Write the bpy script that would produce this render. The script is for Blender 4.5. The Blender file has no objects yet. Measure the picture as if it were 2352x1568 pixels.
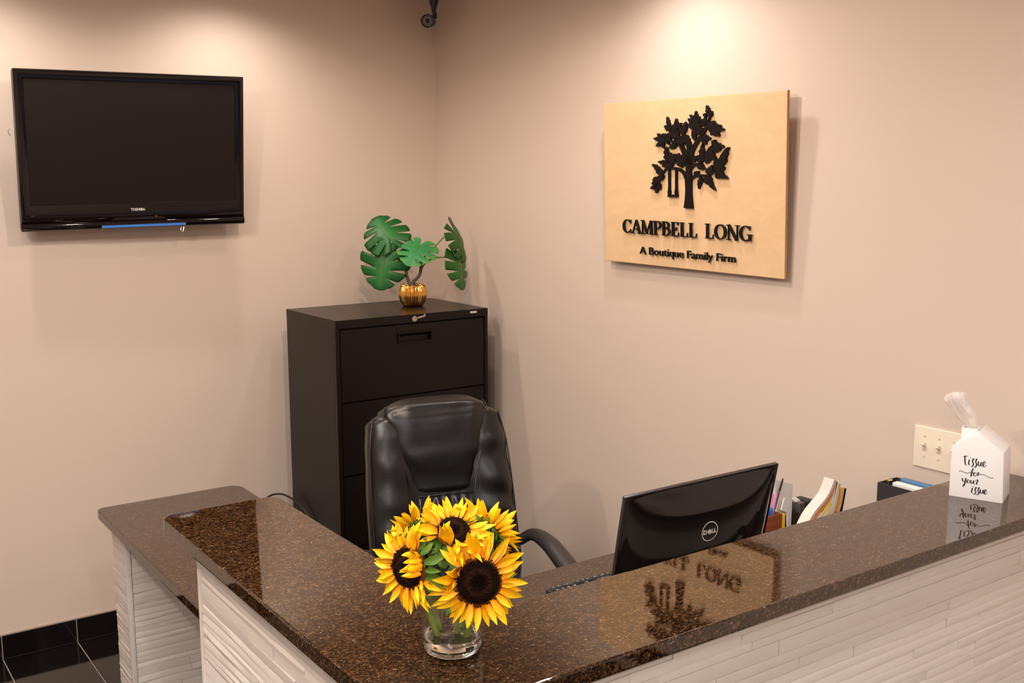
import bpy, bmesh, math, random
from mathutils import Vector, Matrix, Euler
PI = math.pi
R = math.radians
random.seed(7)
SC = bpy.context.scene
COL = SC.collection

# ---------------------------------------------------------------- camera
cam = bpy.data.cameras.new('camera')
cam.sensor_width = 36.0
cam.lens = 2438.6 / 2352 * 36.0
cam.clip_start = 0.02
camo = bpy.data.objects.new('camera', cam)
COL.objects.link(camo)
_y, _p, _r = R(-35.0802), R(8.8161), R(-0.1126)
_fw = Vector((-math.sin(_y) * math.cos(_p), math.cos(_y) * math.cos(_p), -math.sin(_p)))
_rt = Vector((math.cos(_y), math.sin(_y), 0))
_up = _rt.cross(_fw)
_rt2 = _rt * math.cos(_r) + _up * math.sin(_r)
_up2 = -_rt * math.sin(_r) + _up * math.cos(_r)
_m = Matrix((_rt2, _up2, -_fw)).transposed().to_4x4()
_m.translation = Vector((-2.6803, -4.4398, 1.8962))
camo.matrix_world = _m
SC.camera = camo
cam.dof.use_dof = False

# ---------------------------------------------------------------- exposure, world, lights
SC.view_settings.view_transform = 'Standard'
SC.view_settings.look = 'None'
SC.view_settings.gamma = 1.0
SC.view_settings.use_curve_mapping = False
SC.view_settings.exposure = -0.03
try:
    SC.cycles.use_denoising = True
    SC.cycles.denoising_input_passes = 'RGB_ALBEDO_NORMAL'
    SC.cycles.denoising_prefilter = 'ACCURATE'
    SC.cycles.max_bounces = 10
    SC.cycles.diffuse_bounces = 5
    SC.cycles.glossy_bounces = 5
    SC.cycles.transmission_bounces = 10
    SC.cycles.transparent_max_bounces = 16
    SC.cycles.sample_clamp_indirect = 6.0
    SC.cycles.caustics_refractive = False
except Exception:
    pass
world = bpy.data.worlds.new('room_air')
SC.world = world
world.use_nodes = True
world.node_tree.nodes['Background'].inputs[0].default_value = (0.9, 0.8, 0.72, 1)
world.node_tree.nodes['Background'].inputs[1].default_value = 0.05
CEIL = 2.745
WASH = (1.0, 0.90, 0.80)
HALOGEN = (1.0, 0.81, 0.64)
NEUTRAL = (1.0, 0.965, 0.935)
# x, y, watts, cone degrees, colour  (recessed downlights: wall washers first, room grid after)
DOWNLIGHTS = [
    (-1.06, -0.37, 6.6, 148, WASH), (-2.02, -0.37, 6.6, 148, WASH),
    (-0.36, -1.74, 6.6, 148, NEUTRAL),
    (-0.75, -1.15, 5, 150, HALOGEN), (-1.35, -1.95, 14.5, 178, HALOGEN),
    (-3.10, -2.60, 20, 178, HALOGEN), (-2.30, -3.60, 13, 164, NEUTRAL), (-0.80, -3.75, 10, 155, NEUTRAL),
    (-4.30, -3.60, 7, 164, NEUTRAL), (-2.30, -5.60, 38, 164, NEUTRAL), (-0.80, -5.60, 14, 160, NEUTRAL), (-4.30, -5.60, 14, 164, NEUTRAL),
]
# x, y, watts (unseen panels added on the ceiling for soft fill)
FILL_PANELS = [(-2.6, -2.2, 48), (-4.4, -2.4, 8), (-3.6, -5.0, 62)]

# ---------------------------------------------------------------- helpers
def wmat(o):
    m = Matrix.Identity(4)
    while o is not None:
        m = o.matrix_basis @ m
        o = o.parent
    return m

def tag(o, label, cat, group=None):
    o['label'] = label
    o['category'] = cat
    if group:
        o['group'] = group
    return o

def thing(name, loc, label, cat, group=None, rot=(0, 0, 0)):
    o = bpy.data.objects.new(name, None)
    o.empty_display_size = 0.05
    COL.objects.link(o)
    o.location = loc
    o.rotation_euler = rot
    return tag(o, label, cat, group)

def link_mesh(name, me, parent=None, m=None):
    o = bpy.data.objects.new(name, me)
    COL.objects.link(o)
    if parent is not None:
        o.parent = parent
    if m is not None:
        o.matrix_basis = m
    return o

class MB:
    """collects shapes in one bmesh; build() links them as one mesh object"""
    def __init__(self):
        self.bm = bmesh.new()

    def raw(self, verts, faces, M=None):
        vs = [self.bm.verts.new((M @ Vector(v)) if M is not None else v) for v in verts]
        for f in faces:
            try:
                self.bm.faces.new([vs[i] for i in f])
            except ValueError:
                pass
        return self

    def box(self, x0, x1, y0, y1, z0, z1, M=None):
        v = [(x, y, z) for z in (z0, z1) for y in (y0, y1) for x in (x0, x1)]
        f = [(0, 2, 3, 1), (4, 5, 7, 6), (0, 1, 5, 4), (2, 6, 7, 3), (0, 4, 6, 2), (1, 3, 7, 5)]
        return self.raw(v, f, M)

    def prism(self, pts, z0, z1, M=None):
        n = len(pts)
        v = [(p[0], p[1], z0) for p in pts] + [(p[0], p[1], z1) for p in pts]
        f = [tuple(range(n))[::-1], tuple(range(n, 2 * n))]
        f += [(i, (i + 1) % n, n + (i + 1) % n, n + i) for i in range(n)]
        return self.raw(v, f, M)

    def lathe(self, prof, n=32, M=None, rib=0.0, ribs=0):
        v, f = [], []
        k = len(prof)
        for j in range(n):
            a = 2 * PI * j / n
            for (r, z) in prof:
                rr = r * (1 + rib * math.cos(ribs * a)) if ribs else r
                v.append((rr * math.cos(a), rr * math.sin(a), z))
        for j in range(n):
            j2 = (j + 1) % n
            for i in range(k - 1):
                f.append((j * k + i, j2 * k + i, j2 * k + i + 1, j * k + i + 1))
        b = MB.__new__(MB)
        self.raw(v, f, M)
        return self

    def tube(self, pts, rad, n=8, M=None, flat=1.0, cap=True):
        pts = [Vector(p) for p in pts]
        if not isinstance(rad, (list, tuple)):
            rad = [rad] * len(pts)
        v, f = [], []
        prev = None
        for i, p in enumerate(pts):
            t = (pts[min(i + 1, len(pts) - 1)] - pts[max(i - 1, 0)])
            if t.length < 1e-9:
                t = Vector((0, 0, 1))
            t.normalize()
            if prev is None:
                a = Vector((0, 0, 1)) if abs(t.z) < 0.9 else Vector((1, 0, 0))
                s = t.cross(a).normalized()
            else:
                s = (prev - t * prev.dot(t)).normalized()
            prev = s
            u = t.cross(s)
            for k in range(n):
                a = 2 * PI * k / n
                v.append(p + s * (rad[i] * math.cos(a)) + u * (rad[i] * flat * math.sin(a)))
        for i in range(len(pts) - 1):
            for k in range(n):
                k2 = (k + 1) % n
                f.append((i * n + k, i * n + k2, (i + 1) * n + k2, (i + 1) * n + k))
        if cap:
            f.append(tuple(range(n))[::-1])
            f.append(tuple(range((len(pts) - 1) * n, len(pts) * n)))
        return self.raw(v, f, M)

    def grid(self, fn, nu, nv, M=None, wrap_u=False, cap=False):
        v = [fn(i / (nu if wrap_u else nu - 1), j / (nv - 1)) for j in range(nv) for i in range(nu)]
        f = []
        for j in range(nv - 1):
            for i in range(nu if wrap_u else nu - 1):
                i2 = (i + 1) % nu
                f.append((j * nu + i, j * nu + i2, (j + 1) * nu + i2, (j + 1) * nu + i))
        if cap:
            f.append(tuple(range(nu))[::-1])
            f.append(tuple(range((nv - 1) * nu, nv * nu)))
        return self.raw(v, f, M)

    def bevel(self, w, seg=2, ang=30):
        bm = self.bm
        bmesh.ops.recalc_face_normals(bm, faces=bm.faces[:])
        es = [e for e in bm.edges if len(e.link_faces) == 2 and e.calc_face_angle(0) > R(ang)]
        bmesh.ops.bevel(bm, geom=es, offset=w, segments=seg, profile=0.6, affect='EDGES', clamp_overlap=True)
        return self

    def merge(self, d=1e-5):
        bmesh.ops.remove_doubles(self.bm, verts=self.bm.verts[:], dist=d)
        return self

    def mesh(self, name, mat, smooth=35, recalc=True, tri=False, flat=None):
        bm = self.bm
        if recalc:
            bmesh.ops.recalc_face_normals(bm, faces=bm.faces[:])
        if tri:
            bmesh.ops.triangulate(bm, faces=bm.faces[:])
        me = bpy.data.meshes.new(name)
        bm.to_mesh(me)
        bm.free()
        for m in (mat if isinstance(mat, (list, tuple)) else [mat]):
            me.materials.append(m)
        if smooth:
            me.polygons.foreach_set('use_smooth', [True] * len(me.polygons))
            me.set_sharp_from_angle(angle=R(smooth))
            if flat:
                for p in me.polygons:
                    if p.area > flat:
                        p.use_smooth = False
        return me

    def build(self, name, mat, parent=None, world=False, smooth=35, recalc=True, flat=None):
        """world=True: shapes were given in world coordinates, whatever the parent's place"""
        if parent is not None and world:
            self.bm.transform(wmat(parent).inverted())
        return link_mesh(name, self.mesh(name, mat, smooth, recalc, False, flat), parent)

def rounded(pts, rad, seg=5):
    """polygon with chosen corners rounded: rad[i] per corner"""
    out = []
    n = len(pts)
    for i in range(n):
        p = Vector(pts[i]); r = rad[i]
        if r <= 0:
            out.append(tuple(p)); continue
        a = (Vector(pts[i - 1]) - p).normalized()
        b = (Vector(pts[(i + 1) % n]) - p).normalized()
        h = a.angle(b) / 2
        d = r / math.tan(h)
        c = p + (a + b).normalized() * (r / math.sin(h))
        s = p + a * d - c; e = p + b * d - c
        for k in range(seg + 1):
            t = k / seg
            q = (s * (1 - t) + e * t).normalized() * r
            out.append(tuple(c + q))
    return out

def rrect(w, h, r, seg=4, cx=0, cz=0):
    return rounded([(cx - w / 2, cz - h / 2), (cx + w / 2, cz - h / 2), (cx + w / 2, cz + h / 2), (cx - w / 2, cz + h / 2)], [r] * 4, seg)

def catmull(P, k=5):
    P = [Vector(p) for p in P]
    if len(P) < 3:
        return P
    out = []
    for i in range(len(P) - 1):
        p0 = P[max(i - 1, 0)]; p1 = P[i]; p2 = P[i + 1]; p3 = P[min(i + 2, len(P) - 1)]
        for s in range(k):
            t = s / k
            out.append(0.5 * ((2 * p1) + (p2 - p0) * t + (2 * p0 - 5 * p1 + 4 * p2 - p3) * t * t + (3 * p1 - p0 - 3 * p2 + p3) * t ** 3))
    out.append(P[-1])
    return out

def ribbon(pts):
    """outline of a tapered stroke: pts = (x, y, width)"""
    L, Rr = [], []
    for i, p in enumerate(pts):
        a = Vector(pts[max(i - 1, 0)][:2]); b = Vector(pts[min(i + 1, len(pts) - 1)][:2])
        t = (b - a)
        t = t.normalized() if t.length > 1e-9 else Vector((1, 0))
        n = Vector((-t.y, t.x)); c = Vector(p[:2])
        L.append(c + n * p[2] / 2); Rr.append(c - n * p[2] / 2)
    return L, Rr

def add_ribbon(mb, pts, z0, z1, M=None):
    L, Rr = ribbon(pts)
    n = len(L)
    v = [(p.x, p.y, z0) for p in L] + [(p.x, p.y, z0) for p in Rr] + [(p.x, p.y, z1) for p in L] + [(p.x, p.y, z1) for p in Rr]
    f = []
    for i in range(n - 1):
        f += [(i, i + 1, n + i + 1, n + i), (2 * n + i, 3 * n + i, 3 * n + i + 1, 2 * n + i + 1),
              (i, 2 * n + i, 2 * n + i + 1, i + 1), (n + i, n + i + 1, 3 * n + i + 1, 3 * n + i)]
    f += [(0, n, 3 * n, 2 * n), (n - 1, 3 * n - 1, 4 * n - 1, 2 * n - 1)]
    mb.raw(v, f, M)

# XZ plane facing -Y: (x, y, depth) -> (x, -depth, y)
FRONT = Matrix(((1, 0, 0, 0), (0, 0, -1, 0), (0, 1, 0, 0), (0, 0, 0, 1)))

def font_mesh(text, size, extrude, offset=0.0, spacing=1.0, shear=0.0):
    c = bpy.data.curves.new('lettering', 'FONT')
    c.body = text; c.size = size; c.extrude = extrude; c.offset = offset
    c.space_character = spacing; c.shear = shear
    c.resolution_u = 4
    o = bpy.data.objects.new('lettering', c)
    COL.objects.link(o)
    bpy.context.view_layer.update()
    me = bpy.data.meshes.new_from_object(o.evaluated_get(bpy.context.evaluated_depsgraph_get()))
    bpy.data.objects.remove(o)
    bpy.data.curves.remove(c)
    return me

# ---------------------------------------------------------------- materials
def nt_new(name):
    m = bpy.data.materials.new(name)
    m.use_nodes = True
    return m, m.node_tree.nodes, m.node_tree.links, m.node_tree.nodes['Principled BSDF']

def mat(name, color, rough=0.5, metal=0.0, var=0.06, scale=30.0, bump=0.0, bscale=200.0, coat=0.0, ior=1.5, rvar=0.0, spec=0.5):
    m, N, L, P = nt_new(name)
    tc = N.new('ShaderNodeTexCoord')
    nz = N.new('ShaderNodeTexNoise'); nz.inputs['Scale'].default_value = scale; nz.inputs['Detail'].default_value = 4
    L.new(tc.outputs['Object'], nz.inputs['Vector'])
    mx = N.new('ShaderNodeMix'); mx.data_type = 'RGBA'
    c = Vector(color)
    mx.inputs[6].default_value = (*(c * (1 - var)), 1)
    mx.inputs[7].default_value = (*[min(1, q) for q in c * (1 + var)], 1)
    L.new(nz.outputs['Fac'], mx.inputs[0])
    L.new(mx.outputs[2], P.inputs['Base Color'])
    P.inputs['Roughness'].default_value = rough
    P.inputs['Metallic'].default_value = metal
    P.inputs['IOR'].default_value = ior
    P.inputs['Coat Weight'].default_value = coat
    P.inputs['Specular IOR Level'].default_value = spec
    P.inputs['Coat Roughness'].default_value = 0.04
    if rvar:
        mr = N.new('ShaderNodeMapRange')
        mr.inputs['To Min'].default_value = max(0, rough - rvar); mr.inputs['To Max'].default_value = rough + rvar
        L.new(nz.outputs['Fac'], mr.inputs['Value']); L.new(mr.outputs['Result'], P.inputs['Roughness'])
    if bump:
        n2 = N.new('ShaderNodeTexNoise'); n2.inputs['Scale'].default_value = bscale; n2.inputs['Detail'].default_value = 5
        L.new(tc.outputs['Object'], n2.inputs['Vector'])
        b = N.new('ShaderNodeBump'); b.inputs['Strength'].default_value = bump; b.inputs['Distance'].default_value = 0.002
        L.new(n2.outputs['Fac'], b.inputs['Height']); L.new(b.outputs['Normal'], P.inputs['Normal'])
    return m

def emit_mat(name, color, strength):
    m, N, L, P = nt_new(name)
    P.inputs['Base Color'].default_value = (*[c * 0.5 for c in color], 1)
    P.inputs['Emission Color'].default_value = (*color, 1)
    P.inputs['Emission Strength'].default_value = strength
    return m

def granite(name):
    """dark brown ground packed with fine copper, bronze and black grains, a few pale flecks"""
    m, N, L, P = nt_new(name)
    tc = N.new('ShaderNodeTexCoord')
    mp = N.new('ShaderNodeMapping'); mp.inputs['Scale'].default_value = (1.0, 1.5, 1.0); mp.inputs['Rotation'].default_value = (0, 0, 0.35)
    L.new(tc.outputs['Object'], mp.inputs['Vector'])
    wob = N.new('ShaderNodeTexNoise'); wob.inputs['Scale'].default_value = 160; wob.inputs['Detail'].default_value = 3
    L.new(mp.outputs['Vector'], wob.inputs['Vector'])
    add = N.new('ShaderNodeMixRGB'); add.blend_type = 'LINEAR_LIGHT'; add.inputs['Fac'].default_value = 0.0016
    L.new(mp.outputs['Vector'], add.inputs['Color1']); L.new(wob.outputs['Color'], add.inputs['Color2'])
    def grains(scale, els, ch):
        v = N.new('ShaderNodeTexVoronoi'); v.inputs['Scale'].default_value = scale
        L.new(add.outputs['Color'], v.inputs['Vector'])
        sp = N.new('ShaderNodeSeparateColor'); L.new(v.outputs['Color'], sp.inputs['Color'])
        r = N.new('ShaderNodeValToRGB'); r.color_ramp.interpolation = 'CONSTANT'
        r.color_ramp.elements[0].position = els[0][0]; r.color_ramp.elements[0].color = (*els[0][1], 1)
        r.color_ramp.elements[1].position = els[1][0]; r.color_ramp.elements[1].color = (*els[1][1], 1)
        for p, c in els[2:]:
            e = r.color_ramp.elements.new(p); e.color = (*c, 1)
        L.new(sp.outputs[ch], r.inputs['Fac'])
        return r.outputs['Color']
    fine = grains(250, [(0.0, (0.0071, 0.0029, 0.0012)), (0.28, (0.0161, 0.0067, 0.0024)), (0.50, (0.0340, 0.0140, 0.0047)), (0.68, (0.0608, 0.0262, 0.0095)),
                        (0.82, (0.0939, 0.0426, 0.0158)), (0.92, (0.0134, 0.0061, 0.0032)), (0.975, (0.1431, 0.0720, 0.0316))], 'Red')
    flecks = grains(420, [(0.0, (0.0000, 0.0000, 0.0000)), (0.70, (0.0089, 0.0041, 0.0020)), (0.82, (0.0671, 0.0295, 0.0111)), (0.90, (0.0045, 0.0024, 0.0024)), (0.96, (0.1163, 0.0573, 0.0253)), (0.993, (0.3041, 0.2210, 0.1662))], 'Green')
    mask = N.new('ShaderNodeTexVoronoi'); mask.inputs['Scale'].default_value = 420
    L.new(add.outputs['Color'], mask.inputs['Vector'])
    ms = N.new('ShaderNodeSeparateColor'); L.new(mask.outputs['Color'], ms.inputs['Color'])
    gt = N.new('ShaderNodeMath'); gt.operation = 'GREATER_THAN'; gt.inputs[1].default_value = 0.70
    L.new(ms.outputs['Green'], gt.inputs[0])
    ov = N.new('ShaderNodeMixRGB'); L.new(gt.outputs['Value'], ov.inputs['Fac'])
    L.new(fine, ov.inputs['Color1']); L.new(flecks, ov.inputs['Color2'])
    big = N.new('ShaderNodeTexNoise'); big.inputs['Scale'].default_value = 60; big.inputs['Detail'].default_value = 7; big.inputs['Roughness'].default_value = .65
    L.new(mp.outputs['Vector'], big.inputs['Vector'])
    r2 = N.new('ShaderNodeValToRGB')
    r2.color_ramp.elements[0].position = 0.33; r2.color_ramp.elements[0].color = (0.45, 0.42, 0.38, 1)
    r2.color_ramp.elements[1].position = 0.68; r2.color_ramp.elements[1].color = (1.5, 1.45, 1.35, 1)
    L.new(big.outputs['Fac'], r2.inputs['Fac'])
    mul = N.new('ShaderNodeMixRGB'); mul.blend_type = 'MULTIPLY'; mul.inputs['Fac'].default_value = 1
    L.new(ov.outputs['Color'], mul.inputs['Color1']); L.new(r2.outputs['Color'], mul.inputs['Color2'])
    L.new(mul.outputs['Color'], P.inputs['Base Color'])
    P.inputs['Roughness'].default_value = 0.03
    P.inputs['IOR'].default_value = 1.72
    wav = N.new('ShaderNodeTexNoise'); wav.inputs['Scale'].default_value = 130; wav.inputs['Detail'].default_value = 2
    L.new(tc.outputs['Object'], wav.inputs['Vector'])
    b = N.new('ShaderNodeBump'); b.inputs['Strength'].default_value = 0.010; b.inputs['Distance'].default_value = 0.001
    L.new(wav.outputs['Fac'], b.inputs['Height']); L.new(b.outputs['Normal'], P.inputs['Normal'])
    return m

def wood(name, c0, c1, scale=(3, 40, 3), rough=0.4, dist=2.0, wscale=2.0):
    m, N, L, P = nt_new(name)
    tc = N.new('ShaderNodeTexCoord'); mp = N.new('ShaderNodeMapping'); mp.inputs['Scale'].default_value = scale
    L.new(tc.outputs['Object'], mp.inputs['Vector'])
    nz = N.new('ShaderNodeTexNoise'); nz.inputs['Scale'].default_value = wscale; nz.inputs['Detail'].default_value = 8; nz.inputs['Distortion'].default_value = dist
    L.new(mp.outputs['Vector'], nz.inputs['Vector'])
    rr = N.new('ShaderNodeValToRGB')
    rr.color_ramp.elements[0].position = 0.3; rr.color_ramp.elements[0].color = (*c0, 1)
    rr.color_ramp.elements[1].position = 0.7; rr.color_ramp.elements[1].color = (*c1, 1)
    L.new(nz.outputs['Fac'], rr.inputs['Fac']); L.new(rr.outputs['Color'], P.inputs['Base Color'])
    P.inputs['Roughness'].default_value = rough
    return m

def attr_ramp(name, els, rough=0.5, sub=0.0, attr='t', var=0.15):
    """colour runs from the root (0) to the tip (1) of a petal or leaf, stored on its mesh"""
    m, N, L, P = nt_new(name)
    a = N.new('ShaderNodeAttribute'); a.attribute_name = attr
    r = N.new('ShaderNodeValToRGB')
    r.color_ramp.elements[0].position = els[0][0]; r.color_ramp.elements[0].color = (*els[0][1], 1)
    r.color_ramp.elements[1].position = els[-1][0]; r.color_ramp.elements[1].color = (*els[-1][1], 1)
    for p, c in els[1:-1]:
        e = r.color_ramp.elements.new(p); e.color = (*c, 1)
    L.new(a.outputs['Fac'], r.inputs['Fac'])
    oi = N.new('ShaderNodeObjectInfo')
    hv = N.new('ShaderNodeHueSaturation')
    mr = N.new('ShaderNodeMapRange'); mr.inputs['To Min'].default_value = 1 - var; mr.inputs['To Max'].default_value = 1 + var
    L.new(oi.outputs['Random'], mr.inputs['Value']); L.new(mr.outputs['Result'], hv.inputs['Value'])
    L.new(r.outputs['Color'], hv.inputs['Color'])
    L.new(hv.outputs['Color'], P.inputs['Base Color'])
    P.inputs['Roughness'].default_value = rough
    P.inputs['Specular IOR Level'].default_value = 0.3
    if sub:
        P.inputs['Subsurface Weight'].default_value = sub
        P.inputs['Subsurface Radius'].default_value = (0.01, 0.006, 0.002)
        P.inputs['Subsurface Scale'].default_value = 0.3
    return m

def glass(name, color=(1, 1, 1), ior=1.45, rough=0.0):
    m, N, L, P = nt_new(name)
    P.inputs['Base Color'].default_value = (*color, 1)
    P.inputs['Transmission Weight'].default_value = 1.0
    P.inputs['Roughness'].default_value = rough
    P.inputs['IOR'].default_value = ior
    return m

M_WALL = mat('beige_wall_paint', (0.625, 0.505, 0.425), 0.65, var=0.012, scale=6, bump=0.06, bscale=320)
M_CEIL = mat('white_ceiling_paint', (0.84, 0.80, 0.75), 0.9, var=0.02, scale=8, bump=0.1, bscale=180)
M_TILE = mat('black_glazed_tile', (0.006, 0.0045, 0.0045), 0.07, var=0.25, scale=20, ior=1.55)
M_GROUT = mat('grey_brown_grout', (0.30, 0.24, 0.20), 0.9, var=0.15, scale=90)
M_GRANITE = granite('polished_brown_granite')
M_STONE = mat('white_painted_split_stone', (0.70, 0.63, 0.575), 0.6, var=0.04, scale=18, bump=0.55, bscale=60)
M_STONE_B = mat('white_painted_backing', (0.66, 0.585, 0.525), 0.75, var=0.04, scale=30, bump=0.2, bscale=150)
M_CAB = mat('dark_brown_powder_coat', (0.0060, 0.0034, 0.0026), 0.30, var=0.12, scale=60, bump=0.08, bscale=700, spec=.24)
M_CABGAP = mat('black_gap_shade', (0.003, 0.0025, 0.002), 0.8)
M_STEEL = mat('bright_key_steel', (0.72, 0.62, 0.54), 0.22, metal=1.0)
M_BADGE = mat('silver_badge', (0.75, 0.72, 0.70), 0.35, metal=0.7)
M_TVGLOSS = mat('black_gloss_plastic', (0.005, 0.003, 0.003), 0.06, var=0.1, spec=.4)
M_TVSCREEN = mat('dark_matte_screen', (0.0100, 0.0058, 0.0054), 0.42, var=0.05, scale=5, spec=.22)
M_TVHOUSE = mat('black_matte_plastic', (0.012, 0.010, 0.010), 0.5)
M_LOGO = mat('silver_print', (0.62, 0.58, 0.55), 0.4)
M_DARKPRINT = mat('black_print', (0.010, 0.009, 0.010), 0.5)
M_BLUEBAR = mat('blue_protective_film', (0.06, 0.20, 0.62), 0.3, var=0.03)
M_BIRCH = wood('birch_plywood_face', (0.68, 0.455, 0.255), (0.74, 0.510, 0.300), scale=(2.0, 6.0, 12.0), rough=0.45, dist=1.4, wscale=1.6)
M_BIRCHEDGE = wood('birch_plywood_edge', (0.42, 0.22, 0.10), (0.55, 0.31, 0.15), scale=(30, 30, 3), rough=0.6)
M_SIGNBLACK = mat('black_acrylic', (0.0075, 0.0042, 0.0035), 0.5, var=0.1, spec=.2)
M_LEATHER = mat('black_leather', (0.0070, 0.0055, 0.0060), 0.30, var=0.2, scale=40, bump=0.22, bscale=420, rvar=0.05, spec=.42)
M_ARM = mat('black_armrest_vinyl', (0.022, 0.017, 0.016), 0.42, var=0.15, scale=30, bump=0.12, bscale=500)
M_CHAIRMETAL = mat('black_chair_plastic', (0.012, 0.011, 0.011), 0.4)
M_GOLD = mat('gold_lacquer', (0.78, 0.42, 0.10), 0.20, metal=1.0, var=0.2, scale=60, bump=0.12, bscale=120)
M_SOIL = mat('dark_potting_soil', (0.02, 0.012, 0.008), 0.95, bump=1.0, bscale=160)
M_BARK = mat('grey_brown_stem', (0.11, 0.075, 0.055), 0.7, var=0.3, scale=90, bump=0.5, bscale=200)
M_GSTEM = mat('olive_green_stem', (0.14, 0.15, 0.045), 0.45, var=0.2)
M_IVORY = mat('ivory_switch_plastic', (0.80, 0.70, 0.56), 0.32, var=0.01)
M_TOGGLE = mat('white_toggle_plastic', (0.84, 0.76, 0.66), 0.3, var=0.01)
M_WHITE = mat('white_painted_wood', (0.79, 0.76, 0.745), 0.45, var=0.015)
def tissue_mat():
    m, N, L, P = nt_new('white_tissue_paper')
    out = N['Material Output']
    P.inputs['Base Color'].default_value = (.90, .86, .83, 1); P.inputs['Roughness'].default_value = .9
    P.inputs['Specular IOR Level'].default_value = .1
    nz = N.new('ShaderNodeTexNoise'); nz.inputs['Scale'].default_value = 45
    bu = N.new('ShaderNodeBump'); bu.inputs['Strength'].default_value = .25; bu.inputs['Distance'].default_value = .002
    L.new(nz.outputs['Fac'], bu.inputs['Height']); L.new(bu.outputs['Normal'], P.inputs['Normal'])
    tl = N.new('ShaderNodeBsdfTranslucent'); tl.inputs['Color'].default_value = (.92, .88, .85, 1)
    mx = N.new('ShaderNodeMixShader'); mx.inputs['Fac'].default_value = .30
    L.new(P.outputs['BSDF'], mx.inputs[1]); L.new(tl.outputs['BSDF'], mx.inputs[2]); L.new(mx.outputs['Shader'], out.inputs['Surface'])
    return m
M_TISSUE = tissue_mat()
M_PAPER = mat('white_paper', (0.80, 0.74, 0.70), 0.8, var=0.03)
M_MONITOR = mat('glossy_black_monitor_shell', (0.0045, 0.0035, 0.0035), 0.07, var=0.1, ior=1.5)
M_MONFRAME = mat('satin_black_monitor_edge', (0.02, 0.016, 0.016), 0.25)
M_KEYBASE = mat('black_keyboard_plastic', (0.012, 0.011, 0.011), 0.4)
M_KEY = mat('dark_grey_key_plastic', (0.035, 0.032, 0.032), 0.38)
M_LEGEND = mat('white_key_print', (0.75, 0.72, 0.7), 0.5)
M_BLACK = mat('matte_black', (0.010, 0.009, 0.009), 0.5)
def thin_glass(name, tint):
    m, N, L, P = nt_new(name)
    N.remove(P)
    out = N['Material Output']
    fr = N.new('ShaderNodeFresnel')
    ge = N.new('ShaderNodeNewGeometry')
    mr = N.new('ShaderNodeMapRange'); mr.inputs['To Min'].default_value = 1.5; mr.inputs['To Max'].default_value = 1 / 1.5
    L.new(ge.outputs['Backfacing'], mr.inputs['Value']); L.new(mr.outputs['Result'], fr.inputs['IOR'])
    tr = N.new('ShaderNodeBsdfTransparent'); tr.inputs['Color'].default_value = (*tint, 1)
    gl = N.new('ShaderNodeBsdfGlossy'); gl.inputs['Roughness'].default_value = 0.02
    mx = N.new('ShaderNodeMixShader')
    L.new(fr.outputs['Fac'], mx.inputs['Fac']); L.new(tr.outputs['BSDF'], mx.inputs[1]); L.new(gl.outputs['BSDF'], mx.inputs[2])
    L.new(mx.outputs['Shader'], out.inputs['Surface'])
    return m
M_CLEAR = thin_glass('clear_glass', (0.96, 0.965, 0.955))
M_WATER = glass('water', (0.98, 0.97, 0.94), 1.33)
M_CLEARBASE = glass('thick_glass_base', (0.99, 0.99, 0.98), 1.45)
M_CABLE = mat('black_cable', (0.014, 0.012, 0.012), 0.5)
M_CAMBLK = mat('black_camera_housing', (0.008, 0.007, 0.007), 0.4)
M_CAMFACE = mat('grey_camera_face', (0.14, 0.12, 0.115), 0.35)
M_LENSG = mat('dark_lens', (0.01, 0.01, 0.012), 0.05)

# ================================================================ the setting
def struct(name, mb, m, parent=None, world=True, smooth=0):
    o = mb.build(name, m, parent, world, smooth)
    if parent is None:
        o['kind'] = 'structure'
    return o

RX0, RY0 = -5.6, -7.0
struct('wall_left', MB().box(RX0 - .1, .1, 0, .1, 0, CEIL), M_WALL)
struct('wall_right', MB().box(0, .1, RY0 - .1, 0, 0, CEIL), M_WALL)
struct('wall_behind', MB().box(RX0 - .1, .1, RY0 - .1, RY0, 0, CEIL), M_WALL)
struct('wall_far_side', MB().box(RX0 - .1, RX0, RY0, 0, 0, CEIL), M_WALL)
struct('ceiling', MB().box(RX0 - .1, .1, RY0 - .1, .1, CEIL, CEIL + .08), M_CEIL)
floor = struct('floor', MB().box(RX0 - .1, .1, RY0 - .1, .1, -.06, -.003), M_GROUT)
# floor tiles one by one where the photograph shows floor and near it; the rest joined
TW, TD, J = .283, .60, .0022
def tile_mesh(name, w, d, h):
    return MB().box(J, w - J, J, d - J, 0, h).bevel(.0012, 1).mesh(name, M_TILE, 0)
tile_me = tile_mesh('tile', TW, TD, .008)
rest = MB()
ix0 = -2.05 - 13 * TW
for i in range(-1, 21):
    for k in range(0, 12):
        x, y = ix0 + i * TW, -(k + 1) * TD
        if x + TW > .0 or x < RX0 or y < RY0: 
            continue
        if x > -3.6 and k < 5:
            link_mesh('tile', tile_me, floor, Matrix.Translation((x, y, -.008)))
        else:
            rest.box(x + J, x + TW - J, y + J, y + TD - J, -.008, 0)
o = rest.build('tile_field', M_TILE, floor, smooth=0); o['kind'] = 'stuff'
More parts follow.
